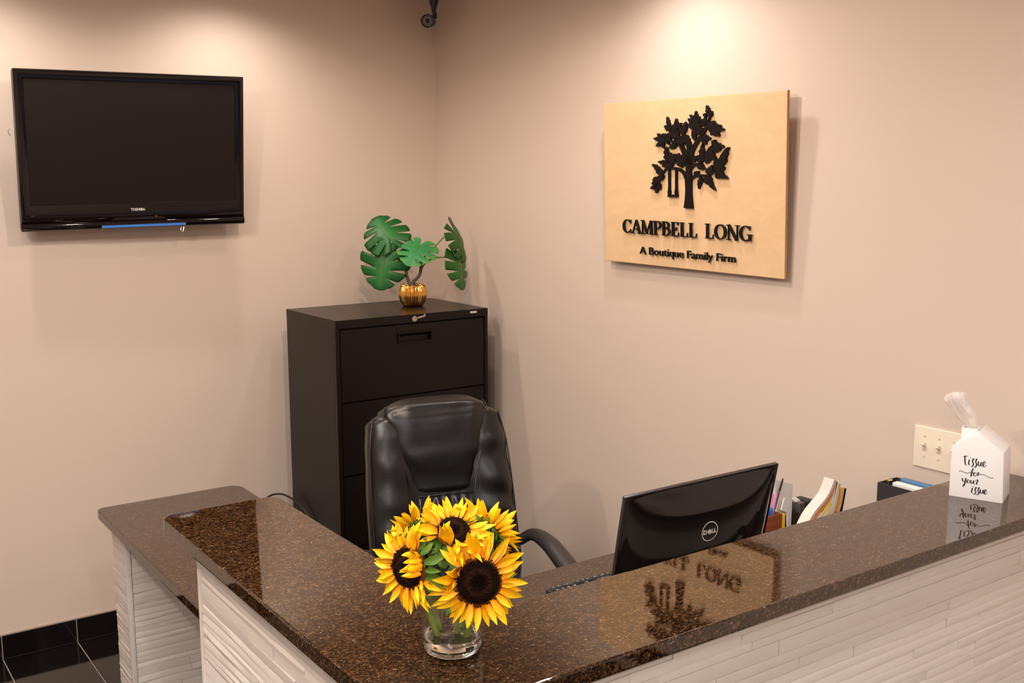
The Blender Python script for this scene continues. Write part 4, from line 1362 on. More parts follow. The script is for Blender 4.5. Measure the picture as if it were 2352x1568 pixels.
# loose green leaves between the heads belong to the stems
lv = MB()
rg = random.Random(31)
M_LEAFG = mat('bright_green_flower_leaf', (.10, .19, .022), .5, var=.35, scale=70)
def leafy(C, d_, L_, W_, nrm):
    C = Vector(C); d_ = Vector(d_).normalized(); n = Vector(nrm); x = d_.cross(n).normalized(); n = x.cross(d_)
    def fn(u, v):
        w = W_ * math.sin(min(1, v * 1.02) ** .75 * PI) * .5 + .0008
        s = u * 2 - 1
        return C + d_ * (v * L_) + x * (s * w) + n * (-.35 * L_ * v * v + .25 * w * s * s + .0015 * math.sin(v * 18 + s * 3))
    return MB().grid(fn, 5, 9)
fls = [o for o in COL.objects if o.name.startswith('sunflower') and o.parent is None]
for (fi, C, d_, L_, W_, n_) in [(0, (-1.812, -3.000, 1.285), -rt6 * .6 + up6 * .5 + tc6 * .3, .055, .026, tc6 + up6), (0, (-1.815, -3.016, 1.262), -rt6 * .2 + up6 * .75 + tc6 * .4, .050, .024, tc6),
                                (1, (-1.826, -2.990, 1.250), -rt6 * .3 + up6 * .8 + tc6 * .1, .060, .028, tc6), (1, (-1.835, -2.985, 1.275), -rt6 * .5 + up6 * .6, .050, .022, tc6 - rt6),
                                (3, (-1.765, -3.015, 1.265), rt6 * .4 + up6 * .7 + tc6 * .3, .055, .028, tc6 + rt6), (3, (-1.758, -3.020, 1.255), rt6 * .55 - up6 * .2 + tc6 * .4, .045, .022, tc6 + up6),
                                (2, (-1.812, -3.030, 1.232), -rt6 * .3 + up6 * .2 + tc6 * .6, .050, .026, tc6 + up6 * .5), (2, (-1.806, -3.034, 1.240), -rt6 * .25 - up6 * .8 + tc6 * .3, .050, .022, tc6),
                                (0, (-1.80, -3.022, 1.27), rt6 * .1 - up6 * .7 + tc6 * .4, .055, .030, tc6)]:
    leafy(C, d_, L_, W_, n_).build('leaf', M_LEAFG, fls[fi], world=True, smooth=60)

# ================================================================ monitor on the desk
MOR = Matrix.Translation((-.903, -2.69, 1.0913)) @ Matrix.Rotation(R(-3.9185), 4, 'Z') @ Matrix.Rotation(R(13.0649), 4, 'X') @ Matrix.Rotation(R(-1.7037), 4, 'Y')
mon = thing('computer_monitor', (-.903, -2.69, ZD), 'black glossy computer monitor seen from behind on the desk below the ledge', 'monitor')
MW, MT, MBT = .4709, .0974, -.190
mz = (MT + MBT) / 2; mhh = (MT - MBT) / 2
def dome(x, z):
    q = max(0.0, 1 - (abs(x) / (MW / 2 * .965)) ** 2.6) * max(0.0, 1 - (abs(z - mz) / (mhh * .955)) ** 2.4)
    return MDOME * q ** .8
MDOME = .055
def monback(u, v):
    x = (u - .5) * MW; z = MBT + v * (MT - MBT)
    return MOR @ Vector((x, -dome(x, z) - .0005, z))
def even(t): return t
b = MB().grid(monback, 97, 65)
b.build('back_shell', M_MONITOR, mon, world=True, smooth=60)
MB().prism([(-MW / 2, MBT), (MW / 2, MBT), (MW / 2, MT), (-MW / 2, MT)], -.011, .0, MOR @ FRONT).bevel(.0012, 2).build('frame', M_MONFRAME, mon, world=True)
M_SCREENLIT = emit_mat('lit_blue_screen', (.40, .52, 1.0), .16)
MB().prism([(-MW / 2 + .008, MBT + .016), (MW / 2 - .008, MBT + .016), (MW / 2 - .008, MT - .008), (-MW / 2 + .008, MT - .008)], -.0118, -.0108, MOR @ FRONT).build('screen', M_SCREENLIT, mon, world=True, smooth=0)
# maker mark: ring and letters lying on the curved shell
def on_shell(mb, M=None):
    for v in mb.bm.verts:
        v.co = MOR @ Vector((v.co.x, -dome(v.co.x, v.co.y) - .0004 - v.co.z, v.co.y))
LX, LZ = -.011, -.0096
rg_ = MB()
n = 48
ro, ri = .0246, .0224
vv = [(LX + r_ * math.cos(2 * PI * i / n), LZ + r_ * math.sin(2 * PI * i / n), .0008) for r_ in (ro, ri) for i in range(n)]
rg_.raw(vv, [(i, (i + 1) % n, n + (i + 1) % n, n + i) for i in range(n)])
on_shell(rg_)
M_LOGOM = mat('bright_chrome_print', (.72, .66, .60), .35, metal=.2)
rg_.build('logo_ring', M_LOGOM, mon, world=True, smooth=0)
def logo_letter(strokes):
    g = MB()
    for s in strokes:
        add_ribbon(g, [(LX + p[0], LZ + p[1], p[2]) for p in s], .0004, .0010)
    on_shell(g)
    g.build('logo_letter', M_LOGOM, mon, world=True, smooth=0)
h_ = .0053; w_ = .0024
logo_letter([[(-.0185, -h_, w_), (-.0185, h_, w_)], [(-.0185, h_ - w_ / 2, w_), (-.0140, h_ - w_ / 2, w_), (-.0108, .003, w_), (-.0108, -.003, w_), (-.0140, -h_ + w_ / 2, w_), (-.0185, -h_ + w_ / 2, w_)]])
logo_letter([[(-.0072, -.0005, .002), (-.0010, .0052, .002)], [(-.0072, -.0005, .002), (-.0010, -.0065, .002)], [(-.0040, .0005, .0018), (.0022, .0035, .0018)], [(-.0030, -.0028, .0018), (.0028, .0005, .0018)], [(-.0010, -.0065, .002), (.0048, -.0012, .002)], [(-.0010, .0052, .002), (.0020, .0026, .002)]])
logo_letter([[(.0062, h_, w_), (.0062, -h_, w_)], [(.0050, -h_ + w_ / 2, w_), (.0118, -h_ + w_ / 2, w_)]])
logo_letter([[(.0140, h_, w_), (.0140, -h_, w_)], [(.0128, -h_ + w_ / 2, w_), (.0196, -h_ + w_ / 2, w_)]])
b = MB()
b.box(-.035, .035, .0, .020, -.24, -.03, MOR)
b.bevel(.004, 2)
b.build('stand_neck', M_MONFRAME, mon, world=True)
b = MB().prism(rrect(.23, .17, .02, 5), 0, .008, Matrix.Translation((-.896, -2.62, ZD)))
b.prism(rrect(.09, .05, .01, 4), .006, .060, Matrix.Translation((-.897, -2.637, ZD)))
b.bevel(.002, 2, 50)
b.build('stand_base', M_MONFRAME, mon, world=True)

# ================================================================ keyboard
KB = thing('keyboard', (-1.008, -2.212, ZD), 'black computer keyboard lying on the desk in front of the monitor', 'keyboard', rot=(0, 0, R(-1.5)))
MB().prism(rrect(.445, .135, .010, 4, .2225, -.0675), .0, .014).bevel(.003, 2, 50).build('keyboard_base', M_KEYBASE, KB)
def key_mesh(w):
    return MB().raw([(.0008, -.0182, 0), (w - .0008, -.0182, 0), (w - .0008, -.0008, 0), (.0008, -.0008, 0),
                     (.0032, -.0158, .0085), (w - .0032, -.0158, .0085), (w - .0032, -.0026, .0085), (.0032, -.0026, .0085)],
                    [(0, 1, 5, 4), (1, 2, 6, 5), (2, 3, 7, 6), (3, 0, 4, 7), (4, 5, 6, 7)]).mesh('key', M_KEY, 0)
km = {}
leg = MB()
rk = random.Random(4)
# rows counted from the desk edge (space bar row) towards the monitor; the number pad lies at the left as seen here
rows = [[2, 1, 0, 3.25, .25, 1.25, 1.25, 1.25, 1.25, 6.25, 1.25, 1.25, 1.25]]
def put(x, y, w):
    if w not in km:
        km[w] = key_mesh(w * .019)
    link_mesh('key', km[w], KB, Matrix.Translation((.008 + x * .019, -.010 - y * .019, .0135)))
    if w < 3:
        cx = .008 + x * .019 + w * .0095; cy = -.010 - y * .019 - .0095
        for q in range(rk.choice((1, 1, 2))):
            dx = rk.uniform(-.003, .003)
            add_ribbon(leg, [(cx + dx - .0016, cy + rk.uniform(-.002, .003), .0011), (cx + dx + .0016, cy + rk.uniform(-.002, .003), .0011)], .0221, .0224)
for y in range(6):
    yy = y + (.25 if y == 5 else 0)
    xs = []
    # number pad
    pad = [(0, 1), (1, 1), (2, 2)] if y == 0 else [(0, 1), (1, 1), (2, 1), (3, 1)]
    for px_, w in (pad if y < 5 else [(0, 1), (1, 1), (2, 1), (3, 1)]): put(px_, yy, w)
    nav = {0: [0, 1, 2], 1: [1], 2: [], 3: [0, 1, 2], 4: [0, 1, 2], 5: [0, 1, 2]}[y]
    for k in nav: put(4.25 + k, yy, 1)
    x = 7.5
    if y == 0: ws = [1.25, 1.25, 1.25, 1.25, 6.25, 1.25, 1.25, 1.25]
    elif y == 1: ws = [2.75] + [1] * 10 + [2.25]
    elif y == 2: ws = [2.25] + [1] * 11 + [1.75]
    elif y == 3: ws = [1.5] + [1] * 12 + [1.5]
    elif y == 4: ws = [2] + [1] * 13
    else: ws = [1] * 15
    for w in ws:
        put(x, yy, w); x += w
o = leg.build('key_print', M_LEGEND, KB, smooth=0); o['kind'] = 'stuff'

# ================================================================ jar beside the monitor (it mirrors in the monitor back)
tj = thing('lidded_jar', (-.475, -2.900, ZD), 'small dark jar with a black lid and grey label between monitor and counter wall', 'jar')
MB().lathe([(0, 0), (.030, 0), (.033, .004), (.033, .062), (.030, .066), (0, .066)], 28).merge().build('jar_body', mat('smoked_jar', (.05, .05, .05), .15), tj)
MB().lathe([(0, .064), (.036, .064), (.037, .067), (.037, .082), (.035, .084), (0, .084)], 28).merge().build('lid', M_BLACK, tj)
def lab(u, v):
    a = R(20 + 140 * u); return Vector((.0334 * math.cos(a), .0334 * math.sin(a), .012 + .044 * v))
MB().grid(lab, 14, 3).build('label', mat('grey_label', (.42, .40, .38), .6), tj, smooth=60)

# ================================================================ pens, pads and folders behind the ledge
M_REDWOOD = wood('red_brown_wood', (.20, .045, .015), (.38, .105, .038), scale=(6, 6, 55), rough=.4, dist=1.0, wscale=2.0)
M_REDWOOD_ = M_REDWOOD
px = thing('pen_box', (-.36, -2.41, ZD), 'reddish wooden pen box on the desk right of the monitor', 'pen holder')
b = MB()
X0, X1, Y0, Y1, Z1 = -.415, -.3205, -2.45, -2.37, .9245
t_ = .006
b.box(X0, X1, Y0, Y1, ZD + .0005, ZD + .008)
b.box(X0, X1, Y0, Y0 + t_, ZD + .008, Z1); b.box(X0, X1, Y1 - t_, Y1, ZD + .008, Z1)
b.box(X0, X0 + t_, Y0 + t_, Y1 - t_, ZD + .008, Z1); b.box(X1 - t_, X1, Y0 + t_, Y1 - t_, ZD + .008, Z1)
b.build('box_body', M_REDWOOD, px, world=True, smooth=0)
def pen(label, bot, top, r, body, cap=None, frac=.7, name='pen', cat='pen', tipdark=False):
    bot, top = Vector(bot), Vector(top)
    t = thing(name, bot, label, cat, 'pens in the wooden box' if cat == 'pen' else None)
    d_ = top - bot
    MB().tube([Vector((0, 0, 0)), d_ * frac], [r, r], 10).build('barrel', body, t)
    if cap is not None:
        MB().tube([d_ * frac, d_ * .97, d_], [r * 1.12, r * 1.12, r * .6], 10).build('cap', cap, t)
    return t
M_BLUE = mat('bright_blue_plastic', (.025, .13, .55), .25)
M_PINK = mat('pink_plastic', (.75, .30, .55), .3)
M_CLEARISH = mat('milky_pen_barrel', (.62, .58, .58), .25)
M_REDP = mat('red_handle_plastic', (.55, .045, .035), .3)
M_GREYP = mat('grey_plastic', (.22, .22, .22), .35)
M_YEL = mat('yellow_paper', (.85, .56, .03), .6)
zb = ZD + .009
pen('pen with a bright blue end in the wooden box, beside the monitor edge', (-.398, -2.437, zb), (-.376, -2.440, .947), .0050, M_CLEARISH, M_BLUE, .78)
pen('pen with a bright blue end in the wooden box, nearer the yellow pad', (-.372, -2.437, zb), (-.358, -2.440, .946), .0050, M_CLEARISH, M_BLUE, .78)
pen('pink pen standing among the pens in the wooden box', (-.385, -2.430, zb), (-.334, -2.435, .985), .0055, M_CLEARISH, M_PINK, .80)
pen('thin dark brown pencil sticking out highest from the wooden box', (-.372, -2.415, zb), (-.311, -2.440, 1.026), .0025, M_BARK, M_BLACK, .86, name='pencil')
pen('white pen leaning in the wooden box behind the blue ends', (-.390, -2.400, zb), (-.352, -2.40, .965), .0045, M_PAPER, M_CLEARISH, .6)
sc_ = thing('scissors', (-.400, -2.405, zb), 'red handled scissors with grey grip tops standing in the wooden pen box', 'scissors')
q = [Vector((-.372, -2.425, .955)), Vector((-.376, -2.425, .985)), Vector((-.366, -2.425, 1.018)), Vector((-.350, -2.425, 1.030)), Vector((-.346, -2.425, 1.010)), Vector((-.352, -2.425, .980)), Vector((-.362, -2.425, .958)), Vector((-.372, -2.425, .955))]
MB().tube(catmull(q, 5), .0065, 8).build('handle_loop', M_REDP, sc_, world=True)
MB().tube([(-.362, -2.425, 1.022), (-.352, -2.425, 1.034), (-.345, -2.425, 1.024)], .008, 8).build('grip_pad', M_GREYP, sc_, world=True)
MB().tube([(-.368, -2.425, .960), (-.392, -2.410, zb)], [.006, .002], 6, flat=.4).build('blade', M_STEEL, sc_, world=True)
yl = MB().box(-.319, -.308, -2.452, -2.40, ZD + .0003, .921).bevel(.001, 1).build('yellow_pad', M_YEL)
tag(yl, 'yellow note pad standing on edge against the wooden pen box', 'notepad')
bx = thing('memo_box', (-.278, -2.41, ZD), 'dark brown mottled memo box holding white note pads behind the ledge', 'box')
b = MB()
X0, X1, Y0, Y1, Z1 = -.306, -.250, -2.45, -2.37, .905
b.box(X0, X1, Y0, Y1, ZD + .0005, ZD + .006)
b.box(X0, X1, Y0, Y0 + .004, ZD + .006, Z1 + .010); b.box(X0, X1, Y1 - .004, Y1, ZD + .006, Z1 + .010)
b.box(X0, X0 + .004, Y0 + .004, Y1 - .004, ZD + .006, Z1 + .010); b.box(X1 - .004, X1, Y0 + .004, Y1 - .004, ZD + .006, Z1 + .010)
b.build('box_body', mat('mottled_dark_brown', (.035, .022, .012), .4, var=.8, scale=120), bx, world=True, smooth=0)
def slab(name, label, cat, pts, y, th, m, group=None):
    """upright flat pad: pts (x,z) outline in the plane y, th thick going back"""
    v = [(p[0], y, p[1]) for p in pts] + [(p[0], y + th, p[1]) for p in pts]
    n = len(pts)
    f = [tuple(range(n)), tuple(range(n, 2 * n))[::-1]] + [(i, (i + 1) % n, n + (i + 1) % n, n + i) for i in range(n)]
    o = MB().raw(v, f).build(name, m, smooth=0)
    return tag(o, label, cat, group)
slab('note_pad', 'large white note pad standing upright in the dark memo box', 'notepad', [(-.300, .80), (-.256, .79), (-.247, .994), (-.325, 1.021)], -2.424, .012, M_PAPER)
slab('note_card', 'small white card leaning in front of the large note pad', 'card', [(-.302, .84), (-.290, .84), (-.288, .961), (-.322, .974), (-.335, .939), (-.309, .927)], -2.458, .003, M_WHITE)
td = thing('tape_dispenser', (-.235, -2.42, ZD), 'dark smoky tape dispenser beside the white note pads', 'tape dispenser')
b = MB().box(-.243, -.219, -2.45, -2.38, ZD + .0005, .94).bevel(.004, 2); b.build('body', mat('smoky_grey_plastic', (.09, .08, .08), .15), td, world=True)
MB().lathe([(.010, -.011), (.026, -.011), (.026, .011), (.010, .011), (.010, -.011)], 24, Matrix.Translation((-.231, -2.415, .920)) @ Matrix.Rotation(PI / 2, 4, 'Y')).build('tape_roll', M_CLEARISH, td, world=True)
bs = MB().box(-.216, -.180, -2.455, -2.40, ZD + .0005, .942).bevel(.006, 2).build('black_stapler', M_BLACK)
bs.name = 'stapler'; tag(bs, 'black stapler standing on end between tape dispenser and folders', 'stapler')
# folders slumped in a black sorter
def folder(label, path, th, m, y0=-2.590, y1=-2.556, name='file_folder', cat='folder', group='file folders behind the ledge'):
    q = [Vector((p[0], p[1])) for p in path]
    q = [Vector((a.x, a.y)) for a in catmull([Vector((p.x, p.y, 0)) for p in q], 4)] if len(q) > 2 else q
    mb = MB()
    L_, Rr = ribbon([(p.x, p.y, th) for p in q])
    n = len(L_)
    v = [(p.x, y0, p.y) for p in L_] + [(p.x, y0, p.y) for p in Rr] + [(p.x, y1, p.y) for p in L_] + [(p.x, y1, p.y) for p in Rr]
    f = []
    for i in range(n - 1):
        f += [(i, i + 1, n + i + 1, n + i), (2 * n + i, 3 * n + i, 3 * n + i + 1, 2 * n + i + 1), (i, 2 * n + i, 2 * n + i + 1, i + 1), (n + i, n + i + 1, 3 * n + i + 1, 3 * n + i)]
    f += [(0, n, 3 * n, 2 * n), (n - 1, 3 * n - 1, 4 * n - 1, 2 * n - 1)]
    return tag(mb.raw(v, f).build(name, m, smooth=0), label, cat, group)
M_MAN = mat('manila_card', (.78, .62, .36), .7)
M_PALE = mat('pale_pink_paper', (.70, .57, .51), .7)
M_CREAM = mat('cream_card', (.84, .76, .52), .7)
M_ORANGE = mat('orange_card', (.72, .27, .06), .6)
M_TAN = mat('tan_card', (.72, .46, .16), .7)
base = [(-.43, .775), (-.425, .86)]
folder('leftmost pale pink folder of the slumped row, nearest the tape dispenser', [(-0.418, 0.765), (-0.41, 0.87), (-0.363, 0.955), (-0.296, 1.005), (-0.268, 1.049)], .009, M_PALE)
folder('narrow orange folder between the pale pink and white folders', [(-0.408, 0.765), (-0.398, 0.87), (-0.352, 0.948), (-0.286, 0.995), (-0.263, 1.047)], .004, M_ORANGE)
folder('white folder in the slumped row just right of the orange one', [(-0.4, 0.765), (-0.39, 0.86), (-0.342, 0.94), (-0.28, 0.983), (-0.26, 1.042)], .006, M_PAPER)
folder('thick cream folder standing in the middle of the slumped row', [(-0.389, 0.765), (-0.379, 0.855), (-0.331, 0.93), (-0.273, 0.975), (-0.256, 1.043)], .011, M_CREAM)
folder('white and tan edged folder right of the thick cream one', [(-0.377, 0.765), (-0.367, 0.85), (-0.319, 0.921), (-0.264, 0.965), (-0.249, 1.036)], .006, M_PALE)
folder('tan folder edge between the last two folders', [(-.371, .765), (-.361, .845), (-.313, .914), (-.258, .958), (-.245, 1.033)], .004, M_ORANGE)
folder('rightmost tan folder of the slumped row, inside the black sorter', [(-.362, .765), (-.352, .84), (-.304, .907), (-.248, .950), (-.228, 1.020)], .009, M_TAN)
so = thing('file_sorter', (-.33, -2.55, ZD), 'black file sorter holding the slumped folders up', 'sorter')
b = MB()
b.box(-.455, -.23, -2.60, -2.50, ZD + .0005, ZD + .004)
v0 = [(-.341, .764), (-.236, .930), (-.2175, 1.016)]
mbs = MB()
L_, Rr = ribbon([(p[0], p[1], .005) for p in v0])
n = 3
v = [(p.x, -2.59, p.y) for p in L_] + [(p.x, -2.59, p.y) for p in Rr] + [(p.x, -2.51, p.y) for p in L_] + [(p.x, -2.51, p.y) for p in Rr]
f = []
for i in range(n - 1):
    f += [(i, i + 1, n + i + 1, n + i), (2 * n + i, 3 * n + i, 3 * n + i + 1, 2 * n + i + 1), (i, 2 * n + i, 2 * n + i + 1, i + 1), (n + i, n + i + 1, 3 * n + i + 1, 3 * n + i)]
f += [(0, n, 3 * n, 2 * n), (n - 1, 3 * n - 1, 4 * n - 1, 2 * n - 1)]
b.raw(v, f)
b.build('sorter_plate', M_BLACK, so, world=True, smooth=0)
MB().box(-.262, -.232, -2.59, -2.51, ZD + .004, .955).bevel(.008, 3).build('sorter_end', M_BLACK, so, world=True)
pc = MB().tube(catmull([(-.352, -2.588, .925), (-.325, -2.588, .951), (-.292, -2.588, .982), (-.283, -2.588, .981), (-.284, -2.588, .970), (-.305, -2.588, .948), (-.335, -2.588, .918)], 6), .0028, 8).build('binder_clip', M_YEL)
tag(pc, 'yellow looped clip hooked over the front of the folders', 'clip')
# dark tray by the right wall
ot = thing('desk_tray', (-.06, -2.74, ZD), 'dark grey open box on the desk against the right wall below the switches', 'box')
b = MB()
X0, X1, Y0, Y1, Z1 = -.102, -.012, -2.86, -2.611, 1.020
b.box(X0, X1, Y0, Y1, ZD + .0005, ZD + .006)
b.box(X0, X0 + .004, Y0, Y1, ZD + .006, Z1); b.box(X1 - .004, X1, Y0, Y1, ZD + .006, Z1)
b.box(X0 + .004, X1 - .004, Y0, Y0 + .004, ZD + .006, Z1); b.box(X0 + .004, X1 - .004, Y1 - .004, Y1, ZD + .006, Z1)
b.build('tray_body', mat('dark_grey_board', (.032, .028, .030), .5), ot, world=True, smooth=0)
wb = MB().box(-.075, -.050, -2.85, -2.640, ZD + .0065, 1.022).bevel(.002, 1).build('paper_stack', M_PAPER)
tag(wb, 'white papers standing in the dark grey box by the right wall', 'papers')
bl = MB().box(-.047, -.025, -2.85, -2.645, ZD + .0065, 1.030).bevel(.006, 3).build('blue_binder', mat('slate_blue_cover', (.055, .16, .30), .4))
bl.name = 'binder'; tag(bl, 'slate blue binder behind the white papers in the dark grey box', 'binder')
bc = MB().tube([(-.082, -2.632, 1.012), (-.082, -2.632, 1.026), (-.074, -2.640, 1.027)], .004, 8).build('brass_clip', mat('brass', (.55, .36, .12), .3, metal=1), ot, world=True)

# ================================================================ light switches
sw = thing('light_switch', (0, -2.737, 1.1266), 'ivory three gang light switch plate on the right wall behind the tissue box', 'switch')
SY0, SY1, SZ0, SZ1 = -2.818, -2.657, 1.0665, 1.187
b = MB().box(-.0065, -.0002, SY0, SY1, SZ0, SZ1).bevel(.004, 3)
b.build('switch_plate', M_IVORY, sw, world=True)
for k in range(3):
    yc = -2.6925 - .046 * k
    tg = MB()
    M = Matrix.Translation((-.0064, yc, 1.1285))
    tg.box(-.0012, .0, -.0052, .0052, -.012, .012, M)
    tg.build('toggle_slot', mat('switch_slot', (.52, .42, .32), .5) if k == 0 else bpy.data.materials['switch_slot'], sw, world=True, smooth=0)
    tg = MB().raw([(-.001, -.0045, .000), (-.001, .0045, .000), (-.001, .0045, .0085), (-.001, -.0045, .0085),
                   (-.013, -.0035, .0075), (-.013, .0035, .0075), (-.012, .0035, .0125), (-.012, -.0035, .0125)],
                  [(0, 1, 5, 4), (1, 2, 6, 5), (2, 3, 7, 6), (3, 0, 4, 7), (4, 5, 6, 7), (0, 3, 2, 1)], M)
    tg.bevel(.0008, 2).build('toggle', M_TOGGLE, sw, world=True)
    for dz in (-.030, .030):
        MB().lathe([(0, .0004), (.0030, .0004), (.0034, -.0008), (.0, -.0008)], 12, Matrix.Translation((-.0066, yc, 1.1285 + dz)) @ Matrix.Rotation(-PI / 2, 4, 'Y')).merge().build('screw', mat('screw_ivory', (.50, .40, .30), .4) if 'screw_ivory' not in bpy.data.materials else bpy.data.materials['screw_ivory'], sw, world=True)

# ================================================================ house shaped tissue box
TB = thing('tissue_box', (-.3190, -2.9720, ZL), 'white house shaped tissue box with black script lettering at the right end of the ledge', 'tissue box', rot=(0, 0, math.atan2(-.8422, .5392) - R(11)))
W_, D_ = .1235, .104
gable = [(0, .0), (W_, .0), (.1185, .1245), (.0596, .168), (.0, .1268)]
b = MB().prism(gable, -D_, 0, FRONT)
b.bevel(.0012, 2)
b.build('house_body', M_WHITE, TB)
b = MB()
cx0, cx1, cz = .0150, .0520, .170
b.box(cx0, cx0 + .003, .030, .072, .135, cz); b.box(cx1 - .003, cx1, .030, .072, .158, cz)
b.box(cx0 + .003, cx1 - .003, .030, .033, .138, cz); b.box(cx0 + .003, cx1 - .003, .069, .072, .138, cz)
b.build('chimney', M_WHITE, TB, smooth=0)
SCRIPT = [[[0.0318, 0.1075],
 [0.0322, 0.0963],
 [0.0338, 0.0857],
 [0.0375, 0.0838]],
 [[0.027, 0.1037],
 [0.0332, 0.1054],
 [0.0396, 0.108]],
 [[0.0422, 0.0987],
 [0.0413, 0.0873],
 [0.0445, 0.0851]],
 [[0.0441, 0.104],
 [0.0439, 0.1028]],
 [[0.0481, 0.1001],
 [0.052, 0.1025],
 [0.0494, 0.0952],
 [0.0523, 0.0893],
 [0.0497, 0.0825],
 [0.0461, 0.0824]],
 [[0.0556, 0.1009],
 [0.0595, 0.1027],
 [0.0569, 0.0954],
 [0.0596, 0.0886],
 [0.0565, 0.0813],
 [0.0527, 0.0817]],
 [[0.0634, 0.0972],
 [0.0631, 0.0881],
 [0.0665, 0.0859],
 [0.0694, 0.0966],
 [0.0695, 0.0874],
 [0.0725, 0.086]],
 [[0.0739, 0.0887],
 [0.079, 0.0948],
 [0.0768, 0.0988],
 [0.0739, 0.0932],
 [0.0756, 0.0857],
 [0.0823, 0.0901]],
 [[0.0203, 0.0653],
 [0.024, 0.0671],
 [0.0305, 0.0655],
 [0.0382, 0.0638],
 [0.0444, 0.0658],
 [0.0489, 0.0692]],
 [[0.0551, 0.0757],
 [0.0516, 0.0762],
 [0.0496, 0.067],
 [0.0482, 0.0561],
 [0.0482, 0.064],
 [0.0541, 0.068]],
 [[0.0556, 0.0676],
 [0.0539, 0.0618],
 [0.0574, 0.059],
 [0.0609, 0.0636],
 [0.0584, 0.0676],
 [0.0556, 0.0676]],
 [[0.0622, 0.0672],
 [0.0645, 0.0691],
 [0.0635, 0.0608]],
 [[0.0638, 0.0642],
 [0.0651, 0.068],
 [0.0681, 0.0678]],
 [[0.0659, 0.063],
 [0.0693, 0.0645],
 [0.0758, 0.0658],
 [0.086, 0.0623],
 [0.0936, 0.0598],
 [0.0992, 0.0618]],
 [[0.0289, 0.0492],
 [0.0306, 0.0422],
 [0.0344, 0.0421],
 [0.0369, 0.0512],
 [0.0358, 0.04],
 [0.0337, 0.0312],
 [0.0311, 0.0292],
 [0.0323, 0.0339],
 [0.04, 0.0418]],
 [[0.0426, 0.0481],
 [0.0399, 0.0424],
 [0.0434, 0.0391],
 [0.0464, 0.044],
 [0.0431, 0.0481]],
 [[0.0492, 0.0477],
 [0.0488, 0.0414],
 [0.0522, 0.0392],
 [0.055, 0.0477],
 [0.0552, 0.0407],
 [0.0578, 0.0392]],
 [[0.0589, 0.0459],
 [0.0617, 0.0501],
 [0.0649, 0.0499],
 [0.0618, 0.04],
 [0.0648, 0.0392]],
 [[0.0534, 0.0283],
 [0.0523, 0.0176],
 [0.0552, 0.0157]],
 [[0.0547, 0.0324],
 [0.0545, 0.0312]],
 [[0.0586, 0.0291],
 [0.0623, 0.0315],
 [0.0595, 0.0238],
 [0.0622, 0.0196],
 [0.0588, 0.0135],
 [0.0558, 0.014]],
 [[0.0654, 0.0299],
 [0.0691, 0.0317],
 [0.0663, 0.024],
 [0.0691, 0.0192],
 [0.0659, 0.0129],
 [0.0626, 0.0137]],
 [[0.0718, 0.0275],
 [0.072, 0.0198],
 [0.0754, 0.0179],
 [0.0778, 0.0276],
 [0.0781, 0.0197],
 [0.0807, 0.018]],
 [[0.0815, 0.0209],
 [0.0857, 0.0256],
 [0.0835, 0.0291],
 [0.0811, 0.0234],
 [0.0832, 0.0171],
 [0.088, 0.0208]]]
g = MB()
for s in SCRIPT:
    P_ = catmull([Vector((p[0], p[1], 0)) for p in s], 5)
    st = []
    for i, p in enumerate(P_):
        d_ = P_[min(i + 1, len(P_) - 1)] - P_[max(i - 1, 0)]
        dn = max(0, -d_.y / (d_.length + 1e-9))
        st.append((p.x, p.y, .0011 + .0017 * dn ** 1.5))
    if max(p[0] for p in s) - min(p[0] for p in s) > .03 or any(abs(s[0][1] - q[1]) < .02 and q[0] - s[0][0] > .018 for q in s):
        st = [(p[0], p[1], min(p[2], .0011)) for p in st]
    add_ribbon(g, st, .0002, .0006, FRONT)
g.build('script_lettering', M_DARKPRINT, TB, smooth=0)
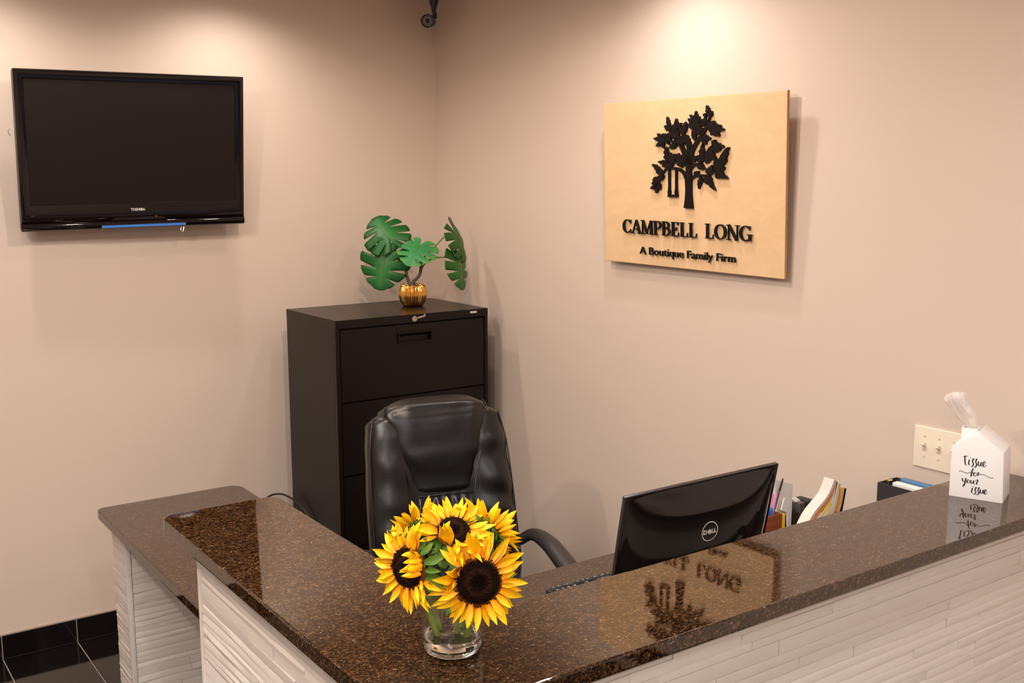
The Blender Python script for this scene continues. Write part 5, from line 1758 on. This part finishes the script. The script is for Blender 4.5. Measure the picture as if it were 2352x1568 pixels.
# tissue drawn up through the chimney
TI = thing('tissue', tuple(wmat(TB) @ Vector((.034, .051, .150))), 'white crumpled tissue pulled up out of the chimney of the house box', 'tissue', rot=(0, 0, math.atan2(-.8422, .5392) - R(11)))
def tis(u, v):
    c = [Vector((.0335, .051, .155)), Vector((.031, .051, .170)), Vector((.018, .050, .197)), Vector((-.002, .049, .224)), Vector((-.018, .048, .250))]
    t = v * 4; i = min(3, int(t)); q = c[i].lerp(c[i + 1], t - i)
    w = lerp_tab([(0, .014), (.15, .0165), (.5, .0245), (.85, .0285), (1.0, .0262)], v)
    ax = Vector((.94, 0, .34))
    s = u * 2 - 1
    e = min(1, .3 + v * 1.4)
    fold = (.0085 * math.sin(s * 2.4 + .5 * v + .3) + .006 * noise.noise((s * 1.5 + 3, v * 3.0, 4)) + .0032 * noise.noise((s * 4, v * 6, 1)) - .007 * abs(s) ** 5) * e
    # the crown folds back over itself
    back = .018 * max(0, v - .86) / .14 * (1 - .3 * s * s)
    p = q + ax * (s * w * (1 - .10 * (max(0, v - .8) / .2) ** 2)) + Vector((0, -fold + back, 0))
    p += ax * (.003 * noise.noise((s * 2, v * 5, 9)) * v)
    p.z += .010 * (1 - s * s) * max(0, v - .7) / .3 - .010 * (max(0, v - .9) / .1) ** 2 + .004 * s * max(0, v - .6)
    return p - Vector((.034, .051, .150))
b = MB().grid(tis, 44, 30)
bmesh.ops.solidify(b.bm, geom=b.bm.faces[:], thickness=.0006)
b.build('tissue_sheet', M_TISSUE, TI, smooth=60)

# ================================================================ security camera in the corner
sc = thing('security_camera', (-.135, -.20, CEIL), 'small black security camera hung from the ceiling in the room corner', 'camera')
MB().lathe([(0, 0), (.040, 0), (.040, -.012), (.024, -.035), (.020, -.075), (.012, -.098), (.009, -.118), (0, -.118)], 24, Matrix.Translation((-.128, -.20, CEIL))).merge().build('mount', M_CAMBLK, sc, world=True)
dirc = (CAMP - Vector((-.16, -.2, 2.587))).normalized()
dirc = (dirc + Vector((-.18, .05, 0))).normalized()
xz = dirc.cross(Vector((0, 0, 1))).normalized(); yz = xz.cross(dirc)
CM = Matrix((xz, yz, dirc)).transposed().to_4x4(); CM.translation = Vector((-.161, -.20, 2.586))
b = MB().lathe([(0, -.085), (.022, -.085), (.026, -.075), (.029, .0), (.030, .006), (.027, .006), (.0255, -.002), (0, -.002)], 32, CM).merge()
b.tube([(-.126, -.2, 2.632), (-.124, -.196, 2.606), (-.140, -.182, 2.594)], .008, 10)
b.box(-.124, -.116, -.205, -.190, 2.600, 2.626)
b.build('camera_body', M_CAMBLK, sc, world=True)
MB().lathe([(.010, .0002), (.0215, .0002), (.0215, -.0022), (.010, -.0022)], 28, CM).build('face_ring', M_CAMFACE, sc, world=True)
for k in range(8):
    a = 2 * PI * k / 8
    MB().lathe([(0, .0004), (.0035, .0004), (.0038, -.001), (0, -.001)], 10, CM @ Matrix.Translation((.017 * math.cos(a), .017 * math.sin(a), 0))).merge().build('infrared_lamp', M_LENSG, sc, world=True)
MB().lathe([(0, .003), (.006, .002), (.010, -.001), (0, -.002)], 20, CM).merge().build('lens', M_LENSG, sc, world=True)
